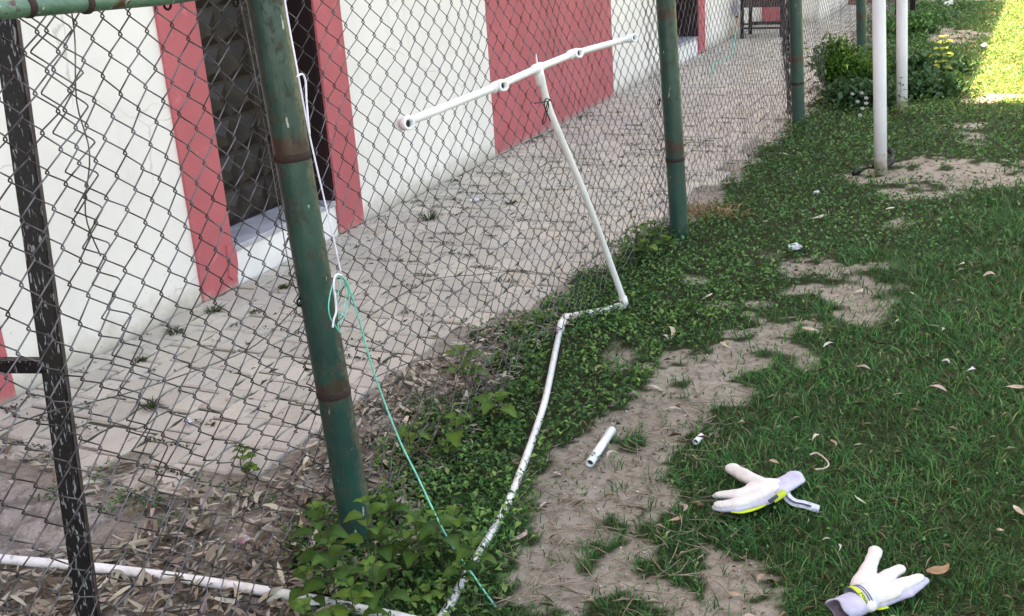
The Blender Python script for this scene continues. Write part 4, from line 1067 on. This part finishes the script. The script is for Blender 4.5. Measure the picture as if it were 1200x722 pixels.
# bushes of leaves on stems
def bush(name, lab, cx, cy, h, rad, nleaf, size, pal, aspect=.45, stems=7, flat=1.0, cat='bush'):
    root = thing(name, lab, cat, (cx, cy, 0)); bm = bmesh.new(); P = []
    for s in range(stems):
        a_ = random.uniform(0, 6.28); q = Vector((math.cos(a_), math.sin(a_), 0)) * rad * random.uniform(.2, 1); hh = h * random.uniform(.6, 1) * (1 - .45 * (q.length / rad) ** 2)
        path = smoothpath([Vector((q.x * .15, q.y * .15, 0)), Vector((q.x * .5, q.y * .5, hh * .5)), Vector((q.x, q.y, hh))], 4)
        tube(bm, path, [.006 * (1 - .7 * i / (len(path) - 1)) for i in range(len(path))], 6)
        for k in range(nleaf // stems):
            t = random.uniform(.2, 1.03) ** .8; b_ = path[min(int(t * (len(path) - 1)), len(path) - 1)]
            g = Vector((random.gauss(0, 1), random.gauss(0, 1), random.gauss(0, .8))) * rad * .20
            P.append((b_.x + g.x, b_.y + g.y, max(.01, b_.z + g.z * flat)))
    bmobj('stem', bm, STEM, root, None, True)
    P = np.array(P); leafcloud('foliage', P[:, 0], P[:, 1], P[:, 2], np.full(len(P), size), aspect, pal, CLOV, None, None, 1.1, .7, .3, root)
    return root
q = G(984, 108)
bush('bush', 'dense dark green bush against the netting left of the nearer white pole', -1.47, 9.0, .46, .18, 2300, .050, [(.05, .14, .03), (.085, .21, .045), (.03, .09, .022), (.16, .29, .06)], .32, 16)
bush('bush', 'small light green bush just right of the dark one at the netting', -1.25, 9.2, .28, .15, 1100, .035, [(.09, .20, .04), (.05, .13, .03)], .4, 9)
q = G(1095, 112); bush('nightshade_clump', 'broad patch of dark leafy weeds right of the farther white pole', q.x - .05, q.y, .15, .28, 1900, .048, [(.030, .085, .035), (.05, .12, .052), (.022, .062, .026)], .7, 22, .6, 'plant')
q = G(1075, 100); bush('nightshade_clump', 'dark leafy weeds directly behind the farther white pole', q.x, q.y + .2, .22, .28, 2200, .048, [(.030, .085, .035), (.05, .12, .052)], .7, 16, .6, 'plant')
q = G(1115, 85); bush('nightshade_clump', 'leafy weeds around the sunlit sprig', q.x - .1, q.y, .13, .26, 1300, .05, [(.035, .095, .038), (.055, .13, .052)], .7, 18, .6, 'plant')
q = G(1012, 125); w1 = bush('flowering_weed', 'dark weed clump with small white flowers left of the nearer white pole', q.x, q.y, .17, .30, 1400, .05, [(.022, .062, .028), (.036, .09, .042)], .7, 16, .6, 'plant')
bm = bmesh.new(); PETAL = simple('white_petal', (.8, .8, .85), (.7, .7, .78), 20, .6)
for px, py in ((999, 110), (1010, 109), (1015, 121), (1011, 127), (1015, 115), (1008, 135), (1005, 119)):
    c = G(px, py, .17) - Vector((q.x, q.y, 0))
    for k in range(5):
        a_ = k * 1.256; d = Vector((math.cos(a_), -.5 * math.sin(a_), .85 * math.sin(a_))); s = Vector((-math.sin(a_), -.5 * math.cos(a_), .85 * math.cos(a_))) * .006
        bm.faces.new([bm.verts.new(c), bm.verts.new(c + d * .009 + s), bm.verts.new(c + d * .017), bm.verts.new(c + d * .009 - s)])
fo = bmobj('flowers', bm, PETAL, w1)
q = G(1062, 40); bush('nightshade_clump', 'leafy weeds at the far fence beyond both white poles', q.x, q.y, .18, .45, 1800, .06, GP, .6, 18, .6, 'plant')

# small tufts growing in the paver joints
def tuft(px, py, rad, h, lab):
    c = G(px, py, .0); n = 60; V = []; F_ = []; rr = random.Random(px)
    for i in range(n):
        a_ = rr.uniform(0, 6.28); r_ = rad * rr.random() * .5; b = Vector((r_ * math.cos(a_), r_ * math.sin(a_), 0)); an = rr.uniform(0, 6.28); l = h * rr.uniform(.5, 1.1)
        d = Vector((math.cos(a_), math.sin(a_), 0)); s = Vector((math.cos(an), math.sin(an), 0)) * .0022
        k = len(V); m_ = b + d * rad * .35 + Vector((0, 0, l * .65)); t_ = b + d * rad * rr.uniform(.5, 1.1) + Vector((0, 0, l * .8))
        V += [b - s, b + s, m_ + s, m_ - s, t_]; F_ += [(k, k + 1, k + 2), (k, k + 2, k + 3), (k + 3, k + 2, k + 4)]
    me = npmesh('grass_tuft', np.array(V), np.array(F_).ravel(), 3, LEAFG, True, np.repeat(pick([(.015, .05, .012), (.03, .07, .016), (.06, .065, .03)], n), 5, 0))
    o = link('grass_tuft', me, None, c); tag(o, lab, 'plant', 'tufts in the paver joints')
tuft(503, 258, .07, .06, 'largest grass tuft growing on the pavers before the white wall')
tuft(250, 366, .05, .03, 'low tuft at the foot of the wall left of the red pilaster')
tuft(205, 392, .045, .03, 'low tuft in the pavers near the cream wall')
tuft(178, 478, .045, .03, 'tuft in a paver joint at the middle of the walkway')
tuft(333, 268 + 70, .03, .02, 'tiny tuft behind the nearest green post')
tuft(598, 239, .04, .02, 'tiny tuft on the walkway near the red band')
tuft(165, 384 + 40, .03, .02, 'tiny tuft among the pavers nearest the cream wall')
tuft(300, 368, .03, .02, 'tiny tuft on the pavers before the sill')
def deadclump(px, py, rad, h, lab):
    c = G(px, py); n = 420; rr = np.random.default_rng(5); a_ = rr.random(n) * 6.28; q = rad * np.sqrt(rr.random(n)); b = np.stack([q * np.cos(a_) * 1.3, q * np.sin(a_), 0 * q], 1)
    d = rr.normal(0, 1, (n, 3)) * .5; d[:, 2] = np.abs(d[:, 2]) * .6; s_ = rr.normal(0, 1, (n, 3)); s_ /= np.linalg.norm(s_, axis=1, keepdims=True); l = h * (.4 + rr.random(n))[:, None]
    V = np.stack([b - s_ * .0025, b + s_ * .0025, b + d * l * .5 + s_ * .002 + [0, 0, .02], b + d * l * .5 - s_ * .002 + [0, 0, .02], b + d * l], 1)
    i5 = np.arange(n) * 5; F_ = np.stack([i5, i5 + 1, i5 + 2, i5, i5 + 2, i5 + 3, i5 + 3, i5 + 2, i5 + 4], 1)
    o = link('dead_weed', npmesh('dead_weed', V.reshape(-1, 3), F_.ravel(), 3, DRY, True, np.repeat(pick([(.34, .20, .11), (.24, .15, .08), (.42, .30, .17), (.10, .11, .04)], n), 5, 0)), None, c); tag(o, lab, 'plant')
deadclump(834, 252, .13, .10, 'withered orange brown weed clump just right of the second green post')
st_ = [G(*p, .045) for p in ((949, 533), (957, 531), (966, 537), (971, 544), (966, 549), (955, 550))]
tag(wire('bark_strip', st_, .0026, simple('pale_bark', (.42, .40, .33), (.28, .26, .2), 30, .8), None), 'long pale curled bark strip in the grass above the far glove', 'bark')
# moss and weedlets along edges
N = 26000; t = rng.random(N); yy = 2.1 + t * 6
xx = np.where(rng.random(N) < .12, -3.14 + rng.random(N) * .05, 0)
row = np.floor((yy - 2.1) / .155) * .155 + 2.12
xx = np.where(xx == 0, rng.uniform(-3.1, -1.6, N), xx); yy = np.where(xx > -3.08, row - .0775 + rng.normal(0, .008, N), yy)
k = (fbm(xx * 5, yy * 5, 71) > .56) & (rng.random(N) < .6); xx, yy = xx[k], yy[k]
leafcloud('joint_moss', xx, yy, .0 + .006 * rng.random(len(xx)), np.full(len(xx), .012), .6, [(.02, .035, .010), (.04, .032, .02), (.06, .048, .03)], CLOV, 'sparse moss and debris in the paver joints', 'moss', .5)
N = 900; xx = rng.uniform(-2.5, -1.75, N); yy = rng.uniform(1.92, 2.16, N); k = fbm(xx * 6, yy * 6, 15) > .5; xx, yy = xx[k], yy[k]
leafcloud('edge_weeds', xx, yy, .012 + .02 * rng.random(len(xx)), np.full(len(xx), .016), .5, GP, CLOV, 'low green weeds at the near edge of the pavers', 'weeds', .8)

# ---------------------------------------------------------------- goalkeeper gloves
def blob(caps, voxel=.0032, smooth=6, flat=.8, z0=0.0, crumple=0.0):
    """join tapered capsules (p0, p1, r0, r1) into one smooth skin"""
    bm = bmesh.new()
    for p0, p1, r0, r1 in caps:
        L_ = (p1 - p0).length; n = max(3, int(L_ / (min(r0, r1) * .35)))
        for k in range(n + 1):
            t = k / n
            bmesh.ops.create_icosphere(bm, subdivisions=3, radius=r0 + (r1 - r0) * t, matrix=Matrix.Translation(p0.lerp(p1, t)))
    me = bpy.data.meshes.new('skin'); bm.to_mesh(me); bm.free(); o = bpy.data.objects.new('skin', me); COL.objects.link(o)
    r = o.modifiers.new('r', 'REMESH'); r.mode = 'VOXEL'; r.voxel_size = voxel; r.use_smooth_shade = True
    s = o.modifiers.new('s', 'SMOOTH'); s.iterations = smooth; s.factor = .5
    dg = bpy.context.evaluated_depsgraph_get(); dg.update(); out = bpy.data.meshes.new_from_object(o.evaluated_get(dg))
    bpy.data.objects.remove(o); bpy.data.meshes.remove(me)
    cx_ = np.array([v.co[:] for v in out.vertices]); n_ = (vnoise(cx_[:, 0] * 45, cx_[:, 1] * 45, 3) - .5) + .3 * (vnoise(cx_[:, 0] * 160 + cx_[:, 2] * 90, cx_[:, 1] * 60, 8) - .5)
    for v, q in zip(out.vertices, n_):
        nrm = v.normal; v.co = v.co + nrm * float(q) * crumple * 2
        v.co.z = z0 + (v.co.z - z0) * flat
    for p in out.polygons: p.use_smooth = True
    out.materials.clear(); return out
def glove(lab, palm, back, cuff, zc):
    root = thing('goalkeeper_glove', lab, 'glove', (0, 0, 0), 'pair of goalkeeper gloves on the grass')
    me = blob(palm, flat=.62, z0=zc, crumple=.0022); me.materials.append(LATEX); link('palm', me, root)
    me = blob(back, flat=.6, z0=zc - .008, crumple=.002); me.materials.append(LILAC); link('backhand', me, root)
    if cuff: me = blob(cuff, flat=.5, z0=zc, crumple=.003); me.materials.append(LILAC); link('cuff', me, root)
    return root
zc = .045
def cap(a, b, ra, rb, s, z=None, dz=0):
    z = zc if z is None else z
    return (G(*a, z) + Vector((0, 0, dz)), G(*b, z) + Vector((0, 0, dz)), ra * s * 1.22, rb * s * 1.22)
s1 = .00223
p1 = [cap((859, 550), (874, 558), 8, 8.5, s1), cap((874, 558), (900, 572), 8.5, 10, s1), cap((841, 580), (868, 580), 4, 8, s1), cap((868, 580), (898, 572), 8, 11, s1),
      cap((842, 592), (862, 590), 4.5, 7, s1), cap((862, 590), (892, 580), 7, 9, s1), cap((898, 569), (909, 568), 10, 8, s1), cap((885, 573), (905, 574), 10, 9, s1)]
b1_ = [cap((838, 581), (866, 583), 3.5, 6, s1, zc - .006), cap((840, 595), (862, 596), 4.5, 6, s1, zc - .008), cap((862, 595), (896, 586), 6, 7, s1, zc - .008), cap((896, 586), (912, 577), 7, 7, s1, zc - .006)]
c1 = [cap((908, 571), (931, 558), 8.5, 8.5, s1), cap((912, 576), (934, 562), 8, 8, s1), cap((931, 555), (941, 562), 4, 2.5, s1)]
g1 = glove('far goalkeeper glove lying palm up with its thumb pointing left on the grass', p1, b1_, c1, zc)
def ribbon(name, pts, wid, mat, parent, nrm=Vector((0, 0, 1)), th=.0022, sub=5):
    pts = smoothpath(pts, sub); bm = bmesh.new(); prev = None
    for i, p in enumerate(pts):
        t = (pts[min(i + 1, len(pts) - 1)] - pts[max(i - 1, 0)]).normalized(); s = t.cross(nrm).normalized(); n_ = s.cross(t)
        cur = [bm.verts.new(p + s * a * wid / 2 + n_ * b * th / 2) for a, b in ((-1, -1), (1, -1), (1, 1), (-1, 1))]
        if prev:
            for k in range(4): bm.faces.new((prev[k], prev[(k + 1) % 4], cur[(k + 1) % 4], cur[k]))
        else: bm.faces.new(cur)
        prev = cur
    bm.faces.new(prev); return bmobj(name, bm, mat, parent, None, True)
ribbon('trim', [G(857, 599, .036), G(870, 600, .034), G(888, 595, .034), G(897, 590, .036)], .012, NEON, g1)
ribbon('trim', [G(906, 586, .045), G(914, 581, .052), G(920, 576, .058)], .017, NEON, g1, Vector((.2, -.6, .7)))
ribbon('logo_stroke', [G(901, 588, .052), G(907, 584, .056), G(911, 581, .058)], .009, NAVY, g1, Vector((.2, -.7, .6)), .003)
sp1 = [G(921, 579, .040), G(924, 584, .034), G(931, 589, .030), G(941, 591, .028), (G(951, 594, .024)), G(960, 597, .018)]
st1 = ribbon('strap', sp1, .022, STRAPW, g1, Vector((0, -.5, .85)))
for dz, mt in ((-.006, NEON), (-.001, NAVY), (.004, NAVY)):
    ribbon('stripe', [p + Vector((-.15, -.5, .0)).normalized() * dz + Vector((0, -.0012, .0022)) for p in sp1[:5]], .0035 if mt is NEON else .002, mt, st1, Vector((0, -.5, .85)), .001)
s2 = .00192
p2 = [cap((1026, 646), (1021, 660), 7, 7.2, s2), cap((1021, 660), (1009, 686), 7.2, 11, s2), cap((1055, 667), (1036, 678), 6, 8, s2), cap((1036, 678), (1018, 692), 8, 11, s2),
      cap((1077, 677), (1056, 686), 5.5, 8, s2), cap((1056, 686), (1020, 698), 8, 11, s2), cap((1012, 690), (1016, 708), 10, 10, s2), cap((1025, 700), (1048, 694), 9, 7, s2)]
b2_ = [cap((1083, 681), (1064, 694), 5, 7, s2, zc - .010), cap((1064, 694), (1030, 704), 7, 9, s2, zc - .012), cap((1030, 704), (1012, 706), 9, 9, s2, zc - .010)]
g2 = glove('near goalkeeper glove with striped wrist strap at the bottom edge', p2, b2_, None, zc)
# open wrist of the near glove
cA = G(1004, 707, zc); cB = G(982, 716, zc + .002); dA = (cB - cA).normalized()
bm = bmesh.new(); rings = []
for kk, (t, ro) in enumerate(((0, .030), (.4, .030), (.8, .029), (1.0, .031), (1.0, .027), (.5, .025), (.1, .022))):
    c = cA.lerp(cB, t); u = dA.cross(Vector((0, 0, 1))).normalized(); v = u.cross(dA)
    rings.append([bm.verts.new(c + (u * math.cos(a) * ro * 1.1 + v * math.sin(a) * ro * .72) + dA * (.006 * math.sin(a * 3 + 1) if t == 1.0 else 0)) for a in np.linspace(0, 2 * math.pi, 25)[:-1]])
for i in range(len(rings) - 1):
    for k in range(24): bm.faces.new((rings[i][k], rings[i][(k + 1) % 24], rings[i + 1][(k + 1) % 24], rings[i + 1][k]))
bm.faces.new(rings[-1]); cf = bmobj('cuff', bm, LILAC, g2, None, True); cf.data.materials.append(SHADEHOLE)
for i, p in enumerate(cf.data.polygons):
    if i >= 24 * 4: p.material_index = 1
# wrist strap: bands round the wrist
wx = (G(984, 714, zc) - G(1016, 704, zc)).normalized(); wu = wx.cross(Vector((0, 0, 1))).normalized(); wv = wu.cross(wx)
def ringband(off, wid, ro, mat, parent, name):
    c = G(1010, 701, zc) + wx * off; bm = bmesh.new(); rs_ = []
    for o_, q in ((-wid / 2, ro), (wid / 2, ro * 1.0)):
        rs_.append([bm.verts.new(c + wx * o_ + wu * math.cos(a) * q * 1.12 + wv * math.sin(a) * q * .80) for a in np.linspace(0, 2 * math.pi, 41)[:-1]])
    for k in range(40): bm.faces.new((rs_[0][k], rs_[0][(k + 1) % 40], rs_[1][(k + 1) % 40], rs_[1][k]))
    return bmobj(name, bm, mat, parent, None, True)
sw = ringband(.000, .040, .0315, STRAPW, g2, 'strap')
ringband(.014, .011, .0328, NEON, sw, 'stripe'); ringband(.004, .0028, .0328, NAVY, sw, 'stripe'); ringband(-.002, .0028, .0328, NAVY, sw, 'stripe')
fc = bpy.data.curves.new('lettering', 'FONT'); fc.body = 'Lotto'; fc.size = .012; fc.align_x = 'CENTER'; fc.align_y = 'CENTER'; fc.extrude = .0003
fo_ = bpy.data.objects.new('lettering', fc); COL.objects.link(fo_); dg = bpy.context.evaluated_depsgraph_get(); dg.update()
me = bpy.data.meshes.new_from_object(fo_.evaluated_get(dg)); bpy.data.objects.remove(fo_)
cw = G(1010, 701, zc) + wx * .014
a_mid = math.atan2((Vector(CC) - cw).normalized().dot(wv), (Vector(CC) - cw).normalized().dot(wu)) - .1
sgn_ = 1
for v in me.vertices:
    an = a_mid + v.co.x / .030; q = .0336 + v.co.z
    v.co = cw + wx * (v.co.y * 1.0) * 1 + wu * math.cos(an) * q * 1.12 + wv * math.sin(an) * q * .80
me.materials.append(NAVY); link('lettering', me, sw)
ribbon('trim', [G(1021, 712, .030), G(1030, 713, .032), G(1040, 711, .032)], .010, NEON, g2)
print('objects', len(bpy.data.objects))
